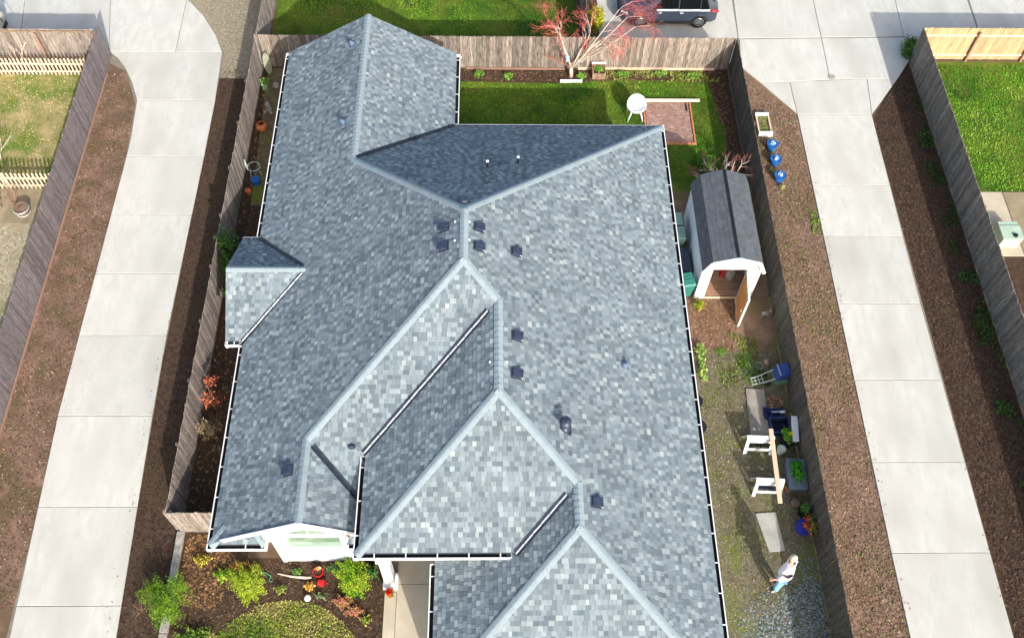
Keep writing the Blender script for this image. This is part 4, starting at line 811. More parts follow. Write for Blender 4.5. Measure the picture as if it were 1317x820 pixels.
# ------------------------------------------------------------------ back lawn things
pt = thing('paver_patio', 'square brick paver pad framed in orange edging on the back lawn', 'paver pad', (6.72, 27.65, 0))
me = None; pw, ph = .198, .098
for j in range(24):
    for i in range(-1, 10):
        x0 = i*.205+(.1 if j % 2 else 0); x1 = x0+pw; x0 = max(x0, .03); x1 = min(x1, 1.97)
        if x1-x0 < .04: continue
        full = abs(x1-x0-pw) < 1e-6; y = .04+j*.1015
        if full and me: o = bpy.data.objects.new('paver', me); COL.objects.link(o); o.parent = pt
        else:
            b = MB(); b.box(0, 0, 0, x1-x0, ph, .05); o = b.build('paver', M_brick, pt)
            if full: me = o.data
        o.location = (x0, y, random.uniform(0, .006))
for q in ((-.06, -.06, 0, 0), (2.0, -.06, 2.06, 0),): pass
for q in ((-.07, -.07, 2.07, -.005), (-.07, 2.49, 2.07, 2.55), (-.07, -.003, -.005, 2.487), (2.005, -.003, 2.07, 2.487)):
    b = MB(); b.box(q[0], q[1], 0, q[2], q[3], .09); b.build('edging', M_frame, pt)
b = MB(); b.box(6.55, 30.02, .1, 9.2, 30.16, .15); props(b.build('plank', mat('pale plank', c(224, 206, 186), c(236, 220, 202), 3, .7)), 'long pale plank lying across the top edge of the paver pad', 'plank')
b = MB(); b.box(8.55, 29.5, .06, 8.6, 29.95, .1); props(b.build('iron_bar', M_black), 'short dark bar lying on the pavers under the pale plank', 'bar')
# white plastic tub chair
ch = thing('garden_chair', 'white moulded tub chair standing on the back lawn beside the paver pad', 'chair', (6.25, 29.2, 0), R(0)); ch.scale = (1.3, 1.3, 1.2)
b = MB(); vs = []; n = 20; prof = [(0, .42), (.2, .42), (.26, .44), (.3, .55), (.31, .72), (.33, .84)]
for j, (r_, zz) in enumerate(prof):
    for k in range(n):
        a = k*math.tau/n; back = max(0, math.sin(a)); z_ = zz if zz < .5 else .44+(zz-.44)*(.35+.65*back**.7); vs.append((r_*math.cos(a), r_*.95*math.sin(a)+(.0), z_))
fs = [(j*n+k, j*n+(k+1) % n, (j+1)*n+(k+1) % n, (j+1)*n+k) for j in range(len(prof)-1) for k in range(n)]
b.add(vs, fs); o = b.build('seat_shell', M_whitepl, ch, smooth=True); sm = o.modifiers.new('s', 'SOLIDIFY'); sm.thickness = .025
for x, y in ((-.18, -.18), (.18, -.18), (-.18, .18), (.18, .18)):
    b = MB(); b.tube([(x*.8, y*.8, .44), (x*1.45, y*1.35, 0)], [.03, .018], 8); b.build('leg', M_whitepl, ch, smooth=True)
# raised box, tree collar board
rb = thing('raised_box', 'small dark raised box with a pale front board against the back fence', 'planter', (3.5, 31.3, 0))
b = MB(); b.box(-.45, -.05, 0, .55, .0, .16); b.build('front_board', M_white, rb)
pl = thing('raised_planter', 'dark sided box with white rim standing by the foot of the back fence', 'planter', (4.8, 31.75, 0))
b = MB(); b.box(-.3, -.3, 0, .3, -.25, .35); b.box(-.3, .2, 0, .3, .25, .5); b.box(-.3, -.25, 0, -.25, .2, .4); b.box(.25, -.25, 0, .3, .2, .4); b.build('sides', M_barkd, pl); leaves('weeds', pl, [(0, 0, .35, .24, .22, .14)], 500, .04, [c(96, 140, 50), c(150, 180, 70)])
b = MB(); b.box(-.32, .18, .5, .32, .27, .54); b.build('rim', M_white, pl); b = MB(); b.box(-.25, -.25, .2, .25, .2, .3); b.build('soil', M_dark, pl)
bs = thing('bird_feeder', 'small pale blue feeder hung on the tree trunk', 'bird feeder', (3.3, 31.55, 0)); b = MB(); b.lathe([(.02, 1.0), (.07, 1.02), (.07, 1.25), (.1, 1.27), (.02, 1.36)], 12); b.build('feeder_body', mat('pale blue tin', c(140, 170, 190), c(160, 186, 200), 4, .4), bs)
# ------------------------------------------------------------------ car
car = thing('parked_car', 'dark blue grey car parked beyond the back fence, facing left', 'car', (10.5, 35.78, .05), math.pi)
st = [(0, .70, .50, .9, .95, .93), (.06, .86, .34, .95, 1.0, 1.0), (.25, .91, .28, 1.0, 1.32, 1.32), (.6, .93, .26, 1.01, 1.6, 1.6), (1.2, .94, .25, 1.0, 1.68, 1.7), (2.2, .94, .25, .99, 1.69, 1.7), (2.75, .94, .25, .98, 1.62, 1.66), (3.4, .93, .25, .98, 1.15, 1.2), (3.75, .92, .26, .96, 1.0, 1.05), (4.2, .88, .28, .88, .9, .95), (4.5, .78, .36, .74, .76, .78), (4.6, .6, .45, .6, .62, .64)]
def ring(S_, side):
    x, hw, zs, zb, zr, zc_ = S_; gh = (zr-zb); k = .22 if gh > .3 else .08
    return [(x, side*hw*.93, zs), (x, side*hw, zs+.2), (x, side*hw*.99, zb-.12), (x, side*hw*.95, zb), (x, side*(hw*.95-k*min(1, gh/.6)), zr-.03), (x, side*(hw*.6), zc_), (x, 0, zc_+.02)]
b = MB(); vs = []; 
for S_ in st: vs += ring(S_, -1)+ring(S_, 1)[-2::-1]
n = 13; fs = []
for i in range(len(st)-1):
    for k in range(n-1): fs.append((i*n+k, i*n+k+1, (i+1)*n+k+1, (i+1)*n+k))
fs.append(tuple(range(n))); fs.append(tuple((len(st)-1)*n+k for k in range(n))[::-1]); b.add(vs, fs)
o = b.build('body', M_car, car, smooth=True); o.modifiers.new('e', 'EDGE_SPLIT').split_angle = R(38)
def carwin(x0, x1, x0t, x1t, side, name='window'):
    b = MB(); y0, y1 = .905, .72; b.add([(x0, side*(y0+.0), 1.03), (x1, side*y0, 1.01), (x1t, side*(y1+.01), 1.55), (x0t, side*(y1+.01), 1.55)], [(0,1,2,3)]); b.build(name, M_darkglass, car)
    b = MB(); b.beam((x0-.02, side*.915, 1.0), (x1+.02, side*.915, .985), .02, .1); b.build('belt_highlight', M_chrome, car)  # bright strip paints the highlight along the belt line below the windows
for sd_ in (-1, 1):
    carwin(.45, .85, .65, .85, sd_); carwin(.9, 1.85, .9, 1.85, sd_); carwin(1.92, 3.05, 1.92, 2.6, sd_)
    for x in (.85, 3.6):
        wh = MB(); wh.lathe([(.22, -.1), (.33, -.1), (.35, -.06), (.35, .06), (.33, .1), (.22, .1)], 28); wh.v = [(px_, py_*0+pz_, py_) for px_, py_, pz_ in wh.v]
        wh.v = [(a_+x, sd_*.86+b2, c2+.34) for a_, b2, c2 in wh.v]; wo = wh.build('wheel', M_rubber, car, smooth=False)
        rm = MB()
        for k in range(10):
            a = k*math.tau/10; rm.beam((x, sd_*.965, .34), (x+.21*math.cos(a), sd_*.965, .34+.21*math.sin(a)), .035, .02, up=(0, 1, 0))
        rm.tube([(x+.215*math.cos(k*math.tau/24), sd_*.965, .34+.215*math.sin(k*math.tau/24)) for k in range(25)], .014, 5); r_ = rm.build('rim', M_rim, None); r_.parent = wo
        ar = MB(); ar.tube([(x+.4*math.cos(math.pi*k/14), sd_*.925, .34+.4*math.sin(math.pi*k/14)) for k in range(15)], .016, 5); ar.build('wheel_arch', M_black, car)
    for x in (1.75, 2.75): b = MB(); b.beam((x-.1, sd_*.955, .86), (x+.06, sd_*.955, .86), .03, .03); b.build('door_handle', M_chrome, car)
    for x in (.98, 1.88, 3.02): b = MB(); b.beam((x, sd_*.938, .35), (x, sd_*.93, .95), .012, .012); b.build('door_seam', M_black, car)
    b = MB(); b.beam((3.0, sd_*.98, 1.06), (3.0, sd_*1.12, 1.08), .12, .14); b.build('mirror', M_car, car)
    b = MB(); b.beam((.02, sd_*.78, .85), (.35, sd_*.9, 1.0), .1, .1); b.build('tail_lamp', M_tail, car)
    b = MB(); b.beam((4.2, sd_*.83, .75), (4.5, sd_*.68, .7), .1, .12); b.build('headlight', M_chrome, car)
    b = MB(); b.beam((.5, sd_*.945, .3), (4.2, sd_*.93, .3), .03, .12); b.build('sill_trim', M_black, car)
b = MB(); b.add([(3.38, -.75, 1.17), (3.38, .75, 1.17), (2.78, .62, 1.64), (2.78, -.62, 1.64)], [(0,1,2,3)]); b.v = [(x+.02, y, z_+.02) for x, y, z_ in b.v]; b.build('windscreen', M_darkglass, car)

# ------------------------------------------------------------------ mulch bed by the fence: planter box and blue pots
pb = thing('raised_planter', 'white framed open planter box with weeds on the mulch right of the back fence corner', 'planter', (11.85, 28.7, 0))
for q in ((-.3, -.63, .3, -.5, .22), (-.3, .5, .3, .62, .2), (-.3, -.497, -.23, .497, .17), (.23, -.497, .3, .497, .17)):
    b = MB(); b.box(q[0], q[1], 0, q[2], q[3], q[4]); b.build('side_board', M_white if q[1] != -.497 else M_picket, pb)
b = MB(); b.box(-.23, -.5, .02, .23, .5, .1); b.build('soil', M_yard, pb); leaves('weeds', pb, [(.05, .35, .13, .16, .12, .07), (0, -.1, .1, .12, .3, .04)], 260, .035, [c(110, 140, 60), c(130, 150, 80)])
def pot(name, label, cat, loc, prof, m, rz=0, plant=None, soil=True, group=None, sx=1):
    t = thing(name, label, cat, loc, rz, group); b = MB(); inner = [(r_*.86, z_) for r_, z_ in prof[::-1] if z_ > prof[-1][1]*.45]; b.lathe(prof+inner, 20, sx=sx); b.build('pot', m, t, smooth=False)
    if soil: b = MB(); r_ = prof[-1][0]*.84; b.lathe([(r_, prof[-1][1]*.8), (r_*.1, prof[-1][1]*.84)], 16, sx=sx); b.build('soil', M_dark, t)
    if plant: leaves('plant', t, *plant)
    return t
BP = [(.14, 0), (.2, .15), (.23, .36), (.25, .38)]
p0 = pot('blue_pot', 'blue glazed pot on the mulch nearest the white planter box, topmost of three', 'pot', (11.98, 27.35, 0), BP, M_blue, 0, ([(0, 0, .42, .12, .12, .06)], 40, .05, [c(150, 190, 220), c(60, 90, 60)]), group='blue pots on the mulch')
b = MB(); b.box(-.08, -.05, .36, .1, .05, .44); b.build('ornament', M_rib, p0)
dup(p0, (12.0, 26.52, 0), 1.1, 'blue glazed pot on the mulch, middle one of three', 'blue pots on the mulch'); dup(p0, (12.03, 25.62, 0), 2.3, 'blue glazed pot on the mulch, lowest of three in the photo', 'blue pots on the mulch')
for i, (x, y, lab) in enumerate(((11.93, 26.95, 'pale green tuft between the upper two blue pots'), (11.86, 26.1, 'pale green tuft between the lower two blue pots'), (12.12, 25.2, 'pale green tuft below the lowest blue pot'))):
    bush('tuft', lab, 'plant', (x, y, 0), [(0, 0, .1, .14, .12, .12)], 160, .035, [c(130, 150, 80), c(170, 180, 110), c(190, 190, 120)], stem=False)

# ------------------------------------------------------------------ side yard things
def bin_(label, loc, rz, m, sc=1.):
    t = thing('wheelie_bin', label, 'bin', loc, rz); b = MB()
    v = [(-.22, -.2, .05), (.22, -.2, .05), (.22, .22, .05), (-.22, .22, .05), (-.28, -.28, .95), (.28, -.28, .95), (.28, .3, .95), (-.28, .3, .95)]
    b.add([tuple(k*sc for k in p) for p in v], [(0,3,2,1),(4,5,6,7),(0,1,5,4),(1,2,6,5),(2,3,7,6),(3,0,4,7)]); b.build('bin_body', m, t, bevel=.02)
    b = MB(); b.add([tuple(k*sc for k in p) for p in ((-.3, -.32, .955), (.3, -.32, .955), (.3, .32, .955), (-.3, .32, .955), (-.25, -.26, 1.02), (.25, -.26, 1.02), (.25, .28, 1.04), (-.25, .28, 1.04))], [(0,3,2,1),(4,5,6,7),(0,1,5,4),(1,2,6,5),(2,3,7,6),(3,0,4,7)]); l = b.build('lid', m, t, bevel=.02)
    b = MB(); b.box(-.15*sc, -.1*sc, 1.03*sc, .15*sc, -.05*sc, 1.055*sc); b.box(-.12*sc, .05*sc, 1.03*sc, .12*sc, .09*sc, 1.055*sc); o = b.build('moulding', m); o.parent = l
    for x in (-.22, .22): b = MB(); b.tube([(x*sc-.03, .28*sc, .09), (x*sc+.03, .28*sc, .09)], .09, 12); b.build('wheel', M_black, t)
    b = MB(); b.tube([(-.2*sc, .36*sc, .98*sc), (.2*sc, .36*sc, .98*sc)], .018, 6); b.build('handle', M_black, t)
    return t
bin_('pale teal wheelie bin beside the shed wall, farthest from the shed door', (7.25, 22.85, 0), 0, M_teal)
bin_('pale teal wheelie bin beside the shed wall, second one from the far end', (7.3, 22.15, 0), 0, M_teal)
bin_('bright green bin beside the shed near its front corner', (7.4, 19.95, 0), .2, M_green)
b = MB(); t = thing('storage_box', 'dark flat topped storage box between the teal bins and the green bin', 'box', (7.4, 21.15, 0)); b.box(-.32, -.55, 0, .3, .55, .6); b.build('box_body', M_black, t, bevel=.02); b = MB(); b.box(-.34, -.57, .602, .32, .57, .66); b.build('lid', M_vent, t, bevel=.01)
# items inside the shed
t = thing('stroller', 'grey and red bundled gear standing inside the open shed', 'gear', (9.25, 20.6, .14))
b = MB(); b.lathe([(.02, 0), (.16, .05), (.2, .3), (.12, .6), (.02, .7)], 9); b.build('grey_bag', M_stone, t); b = MB(); b.beam((-.3, .1, 0), (-.15, .2, .9), .16, .12); b.build('red_bag', M_tail, t)
# statue by fence
t = thing('garden_statue', 'pale grey crouching animal statue by the fence right of the shed door', 'statue', (10.45, 18.95, 0))
b = MB(); b.tube([(-.12, 0, .1), (0, 0, .16), (.12, .02, .14)], [.07, .1, .08], 8); b.tube([(.1, .02, .16), (.16, .03, .3), (.2, .05, .33)], [.05, .06, .045], 8)
for x, y in ((-.12, -.06), (-.1, .08), (.1, -.06), (.11, .09)): b.tube([(x, y, .1), (x*1.2, y*1.2, 0)], [.03, .025], 6)
b.build('statue_body', M_stone, t, smooth=True)
# wire dolly with blue tub
t = thing('garden_cart', 'pale wire framed cart loaded with a blue tub against the dark fence', 'cart', (10.25, 16.15, 0), R(8))
b = MB()
for y in (-.16, .16): b.tube([(-.75, y*.8, .12), (-.35, y, .25), (.1, y*1.2, .55), (.28, y*1.2, .62)], .016, 6)
for x in (-.75, -.62, -.5, -.38): b.tube([(x, -.15, .13+(x+.75)*.3), (x, .15, .13+(x+.75)*.3)], .011, 5)
b.tube([(-.72, 0, .13), (-.35, 0, .25)], .01, 5); b.build('wire_frame', M_wire, t)
for y in (-.2, .2): b = MB(); b.lathe([(.1, -.02), (.13, 0), (.1, .02)], 14); b.v = [(x-.2, z_+y, q_+.13) for x, q_, z_ in b.v]; b.build('wheel', M_black, t)
b = MB(); b.box(.02, -.3, .1, .5, .28, .42); b.build('green_tub', mat('grey green plastic', c(80, 112, 92), c(96, 128, 108), 3, .5), t, bevel=.03)
b = MB(); v = [(.0, -.28, .44), (.5, -.24, .44), (.5, .3, .44), (.0, .24, .44), (.08, -.22, .82), (.5, -.2, .86), (.52, .26, .86), (.1, .2, .82)]; b.add(v, [(0,3,2,1),(4,5,6,7),(0,1,5,4),(1,2,6,5),(2,3,7,6),(3,0,4,7)]); o = b.build('blue_tub', M_blued, t, bevel=.04)
b = MB(); b.tube([(.1, -.24, .83), (.08, 0, .87), (.1, .22, .83)], .014, 5); b.build('rim', M_wire, t)
t = thing('hoop', 'thin dark wire hoop lying on the soil left of the wire cart', 'hoop', (9.9, 16.75, 0)); b = MB(); b.tube([(.15*math.cos(k*math.tau/20), .15*math.sin(k*math.tau/20), .05) for k in range(21)], .018, 5); b.build('ring', M_teal, t)
t = thing('stone', 'pale round stone between the hoop and the cart', 'stone', (10.2, 16.9, 0)); b = MB(); b.lathe([(.02, .0), (.11, .02), (.12, .08), (.06, .14), (.01, .15)], 9); b.build('stone_body', mat('tan stone', c(150, 128, 104), c(170, 148, 124), 8), t, smooth=True)
t = thing('stone', 'small brown stone above the wire hoop', 'stone', (10.02, 17.2, 0)); b = MB(); b.lathe([(.02, .0), (.07, .02), (.07, .05), (.01, .09)], 8); b.build('stone_body', M_barrel, t, smooth=True)
# slabs / boards on the ground
b = MB(); b.prism([(9.19, 13.95), (9.87, 13.97), (9.94, 15.76), (9.26, 15.79)], .02, .07); props(b.build('paving_slab', M_concdark, bevel=.01), 'long grey slab lying above the upper sawhorse', 'slab')
b = MB(); b.prism([(9.2, 9.72), (9.74, 9.76), (9.64, 11.1), (8.93, 11.05)], .015, .055); props(b.build('paving_slab', mat('pale slab', c(158, 156, 146), c(178, 176, 166), 2, .9, bump=.2), bevel=.01), 'pale grey slab lying between the lower sawhorse and the person', 'slab')
def saw(label, loc, rz, dark):
    t = thing('sawhorse', label, 'sawhorse', loc, rz, 'white plastic sawhorses under the timber')
    b = MB(); b.box(-.48, -.06, .68, .48, .06, .76); b.build('top_beam', M_whitepl, t, bevel=.01)
    for sy in (-1, 1):
        b = MB(); v = []
        def P_(x, k): return (x*(1+.08*k), sy*(.05+.26*k), .7*(1-k)+.0)
        for (x0, x1, k0, k1) in ((-.47, -.36, 0, 1), (.36, .47, 0, 1), (-.36, .36, .05, .22), (-.36, .36, .62, .74)):
            a_, b2, c2, d2 = P_(x0, k0), P_(x1, k0), P_(x1, k1), P_(x0, k1); o_ = Vector((0, sy*.025, 0))
            vs = [Vector(q) for q in (a_, b2, c2, d2)]; vs += [q+o_ for q in vs]; b.add(vs, [(0,1,2,3),(7,6,5,4),(0,4,5,1),(1,5,6,2),(2,6,7,3),(3,7,4,0)])
        b.build('leg', M_whitepl, t)
        b = MB()
        for x in (-.2, 0, .2): b.beam(P_(x-.1, .25), P_(x+.1, .6), .02, .04)
        b.build('brace', M_black, t)
    b = MB(); b.box(-.34, -.16, .28, .34, .16, .31); b.build('tray', M_black if dark else M_navy, t)
    return t
saw('white plastic sawhorse with black tray under the upper end of the timber', (9.33, 13.55, 0), R(-2), 1)
saw('white plastic sawhorse under the lower end of the timber', (9.42, 11.98, 0), R(-3), 0)
b = MB(); b.beam((9.7, 13.84, .785), (9.6, 11.14, .785), .15, .05); props(b.build('timber', M_lumber, bevel=.004), 'long new timber plank lying across the two white sawhorses', 'timber')
pot('white_bucket', 'white plastic bucket beside the upper sawhorse', 'bucket', (10.12, 13.3, 0), [(.11, 0), (.14, .3), (.155, .32)], M_wire, soil=False)
pot('flower_pot', 'small pot with green plant right of the lower sawhorse', 'pot', (10.18, 11.95, 0), [(.1, 0), (.14, .2)], M_terra, 0, ([(0, 0, .26, .15, .15, .1)], 300, .035, [c(60, 110, 40), c(90, 140, 50)]))
pot('flower_pot', 'pale rimmed pot below the large grey green planter', 'pot', (10.3, 11.35, 0), [(.1, 0), (.15, .24)], M_barrel)
pot('blue_pot', 'cobalt pot with orange flowering plant near the lower fence', 'pot', (10.4, 10.45, 0), [(.18, 0), (.24, .2), (.28, .45)], mat('cobalt glaze', c(40, 48, 140), c(52, 60, 160), 3, .3), 0, ([(.18, .0, .55, .28, .4, .22)], 700, .04, [c(200, 60, 50), c(190, 110, 70), c(90, 130, 50), c(150, 90, 60)]))
pot('green_plant_pot', 'leafy green plant behind the orange flowering pot', 'plant', (10.5, 11.05, 0), [(.12, 0), (.16, .25)], M_black, 0, ([(0, 0, .5, .16, .18, .28)], 260, .05, [c(70, 120, 50), c(100, 150, 60)]))
t = thing('raised_planter', 'grey blue trough planter full of bright green leaves against the dark fence', 'planter', (10.45, 12.35, 0), R(-4))
b = MB(); v = [(-.26, -.5, 0), (.26, -.5, 0), (.26, .45, 0), (-.26, .45, 0), (-.33, -.6, .5), (.33, -.6, .5), (.33, .52, .5), (-.33, .52, .5)]; b.add(v, [(0,3,2,1),(4,5,6,7),(0,1,5,4),(1,2,6,5),(2,3,7,6),(3,0,4,7)]); b.build('trough', mat('slate blue plastic', c(92, 104, 118), c(108, 120, 134), 3, .6), t, bevel=.02)
leaves('plant', t, [(-.05, .15, .6, .26, .3, .2), (0, -.15, .58, .26, .25, .16)], 1500, .045, [c(50, 120, 24), c(80, 160, 36), c(110, 190, 50)], hollow=.2)
t = thing('storage_tub', 'navy open storage tub right of the long grey slab', 'tub', (10.2, 14.2, 0)); b = MB()
for q in ((-.33, -.28, .33, -.24), (-.33, .24, .33, .28), (-.33, -.24, -.29, .24), (.29, -.24, .33, .24)): b.box(q[0], q[1], 0, q[2], q[3], .34)
b.box(-.29, -.24, .0, .29, .24, .05); b.build('tub_body', M_navy, t)
b = MB(); b.tube([(-.33, -.28, .36), (.33, -.28, .36), (.33, .28, .36), (-.33, .28, .36), (-.33, -.28, .36)], .02, 5); b.build('rim', M_blued, t)
t = thing('folded_tarp', 'crumpled dark blue tarp above the navy tub', 'tarp', (10.1, 14.75, 0)); b = MB(); v = [(x*.12, y*.12, .05+.14*random.random()) for y in range(-2, 3) for x in range(-3, 4)]; b.add(v, [(r_*7+k, r_*7+k+1, (r_+1)*7+k+1, (r_+1)*7+k) for r_ in range(4) for k in range(6)]); b.build('tarp_cloth', mat('dark blue cloth', c(26, 36, 70), c(40, 52, 92), 5), t)
t = thing('trowel', 'pale garden trowel lying on the dark blue tarp', 'trowel', (10.25, 14.78, .2)); b = MB(); b.beam((-.22, 0, 0), (.1, .01, 0), .03, .02); b.add([(.1, -.05, 0), (.24, -.04, .01), (.28, .01, .01), (.24, .05, .01), (.1, .05, 0)], [(0,1,2,3,4)]); b.build('trowel_body', M_white, t)
b = MB(); b.prism([(10.02, 14.98), (10.5, 14.95), (10.55, 15.45), (9.98, 15.5)], .01, .04); props(b.build('cardboard', mat('litter tan', c(130, 104, 80), c(160, 134, 108), 6)), 'tan board covered in dry leaves right of the long grey slab', 'board')
chips('leaf_litter', 'dry brown leaves piled on the tan board by the dark fence', 'dead leaves', [(10.02, 14.98), (10.5, 14.95), (10.55, 15.45), (9.98, 15.5)], 700, .07, [c(130, 96, 70), c(90, 66, 50), c(160, 128, 98)], z=.045, tilt=1)
t = thing('window_box', 'white trough leaning on the dark fence behind yellow flowers', 'planter', (10.62, 13.95, 0), R(-6)); b = MB(); v = [(-.06, -.42, .35), (.1, -.42, .35), (.1, .4, .35), (-.06, .4, .35), (-.1, -.5, .62), (.12, -.5, .62), (.12, .48, .62), (-.1, .48, .62)]; b.add(v, [(0,3,2,1),(4,5,6,7),(0,1,5,4),(1,2,6,5),(2,3,7,6),(3,0,4,7)]); b.build('trough', M_whitepl, t, bevel=.02)
b = MB(); b.box(-.05, -.3, 0, .08, .3, .345); b.build('stand', M_black, t)
t = pot('flower_pot', 'black pot with yellow flowers in front of the white trough', 'pot', (10.4, 13.65, 0), [(.2, 0), (.26, .3)], M_black, 0, ([(-.05, .1, .45, .2, .35, .16)], 420, .045, [c(90, 150, 40), c(120, 170, 60), c(60, 110, 40)]))
leaves('flowers', t, [(.05, .1, .6, .08, .1, .05)], 40, .05, [c(230, 214, 30)])
t = pot('black_pot', 'black round tub under the eave beside the side yard gravel, upper one', 'pot', (7.3, 15.15, 0), [(.2, 0), (.27, .35)], M_black); dup(t, (7.32, 14.15, 0), .5, 'black round tub under the eave beside the side yard gravel, lower one')

# ------------------------------------------------------------------ west strip things
t = thing('bistro_chair', 'pale wire garden chair in the shaded strip west of the house', 'chair', (-9.85, 25.9, 0), .3)
b = MB(); b.tube([(.25*math.cos(a), .25*math.sin(a), .45) for a in [k*math.tau/18 for k in range(19)]], .018, 5); b.build('seat_ring', M_wire, t)
b = MB(); b.tube([(-.25, -.15, .45), (-.3, -.17, .8), (-.26, 0, .95), (-.3, .17, .8), (-.25, .15, .45)], .018, 5)
for y in (-.06, .06): b.tube([(-.25, y, .45), (-.28, y, .9)], .012, 5)
b.build('backrest', M_wire, t)
for a in (.7, 2.3, 3.9, 5.5): b = MB(); b.tube([(.24*math.cos(a), .24*math.sin(a), .45), (.3*math.cos(a), .3*math.sin(a), 0)], .015, 5); b.build('leg', M_wire, t)
pot('blue_pot', 'blue bucket standing below the wire chair in the west strip', 'bucket', (-9.75, 25.35, 0), [(.15, 0), (.2, .3)], M_blue)
pot('flower_pot', 'small orange pot at the foot of the west fence below the wire chair', 'pot', (-10.0, 24.85, 0), [(.08, 0), (.12, .2)], M_terra)
pot('terracotta_urn', 'round terracotta urn in the west strip', 'pot', (-9.88, 28.35, 0), [(.12, 0), (.24, .15), (.25, .28), (.15, .4)], M_terra)
t = thing('stone', 'pale grey rock nearest the back fence in the west strip', 'stone', (-9.6, 30.9, 0)); b = MB(); b.lathe([(.1, 0), (.16, .08), (.12, .18), (.02, .2)], 7); b.build('stone_body', M_stone, t)
t = thing('garden_statue', 'grey weathered small statue in the west strip above the terracotta urn', 'statue', (-9.75, 29.5, 0)); b = MB(); b.lathe([(.14, 0), (.15, .1), (.09, .2), (.12, .32), (.07, .45), (.02, .5)], 9); b.tube([(-.1, -.1, .05), (-.2, -.2, .03)], .05); b.tube([(.08, -.12, .05), (.14, -.24, .03)], .05); b.build('statue_body', M_stone, t, smooth=True)
bush('white_flowered_plant', 'leafy plant with white blooms in the corner of the west fence', 'plant', (-10.05, 30.75, 0), [(0, 0, .35, .2, .3, .3), (.05, -.2, .3, .14, .2, .2)], 600, .05, [c(90, 130, 60), c(120, 160, 80), c(210, 214, 200)], hollow=.2)
t = thing('leaning_board', 'pale oval board leaning in the back left fence corner', 'board', (-9.95, 31.6, 0), .3); b = MB(); pts = [(.17*math.cos(k*math.tau/14), .55+.5*math.sin(k*math.tau/14)) for k in range(14)]; b.add([(x, z_*.3, z_) for x, z_ in pts]+[(x, z_*.3+.03, z_) for x, z_ in pts], [tuple(range(14)), tuple(range(14, 28))[::-1]]+[(i, (i+1) % 14, 14+(i+1) % 14, 14+i) for i in range(14)]); b.build('board_body', mat('olive board', c(124, 128, 108), c(146, 150, 130), 4), t)
# ------------------------------------------------------------------ front bed things
t = pot('red_pot', 'bright red glazed pot with flowers standing in the front bed', 'pot', (-5.62, 9.08, 0), [(.12, 0), (.16, .12), (.17, .24)], M_rot, 0, ([(0, .05, .36, .12, .08, .06)], 50, .05, [c(230, 220, 150), c(190, 70, 50), c(220, 214, 180)]))
t = thing('watering_can', 'small red can lying below the red pot', 'can', (-5.5, 8.78, 0)); b = MB(); b.tube([(-.1, .0, .1), (.1, -.04, .1)], [.11, .12], 12); b.build('can_body', M_rot, t); b = MB(); b.tube([(.1, -.04, .12), (.22, -.08, .2)], .02, 6); b.build('spout', M_rot, t)
b = MB(); b.lathe([(.01, 0), (.08, .02), (.11, .1), (.08, .19), (.01, .22)], 14); o = b.build('ball', M_whitepl, smooth=True); o.location = (-5.89, 8.27, 0); props(o, 'small white ball at the top edge of the round front lawn', 'ball')
t = pot('flower_pot', 'pot of red flowers beside the foot of the white porch column', 'pot', (-3.25, 8.35, .05), [(.08, 0), (.11, .18)], M_terra, 0, ([(0, 0, .28, .17, .16, .12)], 260, .035, [c(70, 110, 40), c(90, 130, 50)]))
leaves('flowers', t, [(-.02, .0, .38, .15, .15, .05)], 50, .045, [c(226, 40, 30), c(240, 90, 40)], shape=1.6)
b = MB(); b.tube([(-6.95, 9.08, .04), (-6.5, 8.98, .05), (-6.0, 8.93, .06), (-5.85, 8.95, .03)], [.015, .03, .045, .03], 6); props(b.build('fallen_stick', M_bark), 'pale stick lying in the front bed left of the red pot', 'stick')
b = MB(); b.tube([(-7.5, 9.1, .03), (-7.35, 9.12, .04), (-7.15, 9.0, .05), (-7.2, 8.85, .03), (-7.1, 8.8, .1)], .02, 6); props(b.build('hose_end', mat('green hose', c(70, 140, 110), c(90, 156, 126), 4, .5)), 'short piece of pale green hose in the front bed', 'hose')
# ------------------------------------------------------------------ left yard things
t = thing('barrel_planter', 'weathered half barrel holding soil on the tan paving of the left yard', 'planter', (-18.85, 23.75, 0)); b = MB(); b.lathe([(.2, 0), (.27, .2), (.3, .42), (.26, .42), (.25, .38)], 18); b.build('barrel', M_barrel, t)
b = MB(); b.lathe([(.25, .38), (.02, .41)], 14); b.build('soil', M_mulch, t); b = MB(); b.tube([(.305*math.cos(k*math.tau/18), .305*math.sin(k*math.tau/18), .37) for k in range(19)], .015, 4); b.tube([(.26*math.cos(k*math.tau/18), .26*math.sin(k*math.tau/18), .12) for k in range(19)], .015, 4); b.build('hoop', M_rib, t)
t = thing('leafless_shrub', 'tangled brown twigs behind the half barrel', 'shrub', (-19.3, 24.1, 0)); b = MB(); tw = MB()
for i in range(6):
    d = Vector((random.uniform(-.8, .5), random.uniform(-.5, .5), .7)).normalized(); branch(b, tw, Vector((0, 0, 0)), d, .45, .015, 2, 1, .6, 0)
b.build('branches', M_barkd, t); tw.build('twigs', M_barkd, t)
t = thing('wire_chair', 'dark wire chair with a navy cushion at the left edge on the tan paving', 'chair', (-20.1, 24.2, 0), .4)
b = MB(); b.box(-.22, -.22, .42, .22, .22, .48); b.build('seat', M_navy, t, bevel=.02)
for x, y in ((-.2, -.2), (.2, -.2), (.2, .2), (-.2, .2)): b = MB(); b.tube([(x, y, .42), (x*1.1, y*1.1, 0)], .014, 5); b.build('leg', M_black, t)
b = MB()
for x in (-.2, -.07, .07, .2): b.tube([(x, .22, .45), (x, .3, .95)], .012, 5)
b.tube([(-.2, .3, .95), (.2, .3, .95)], .014, 5); b.build('backrest', M_black, t)
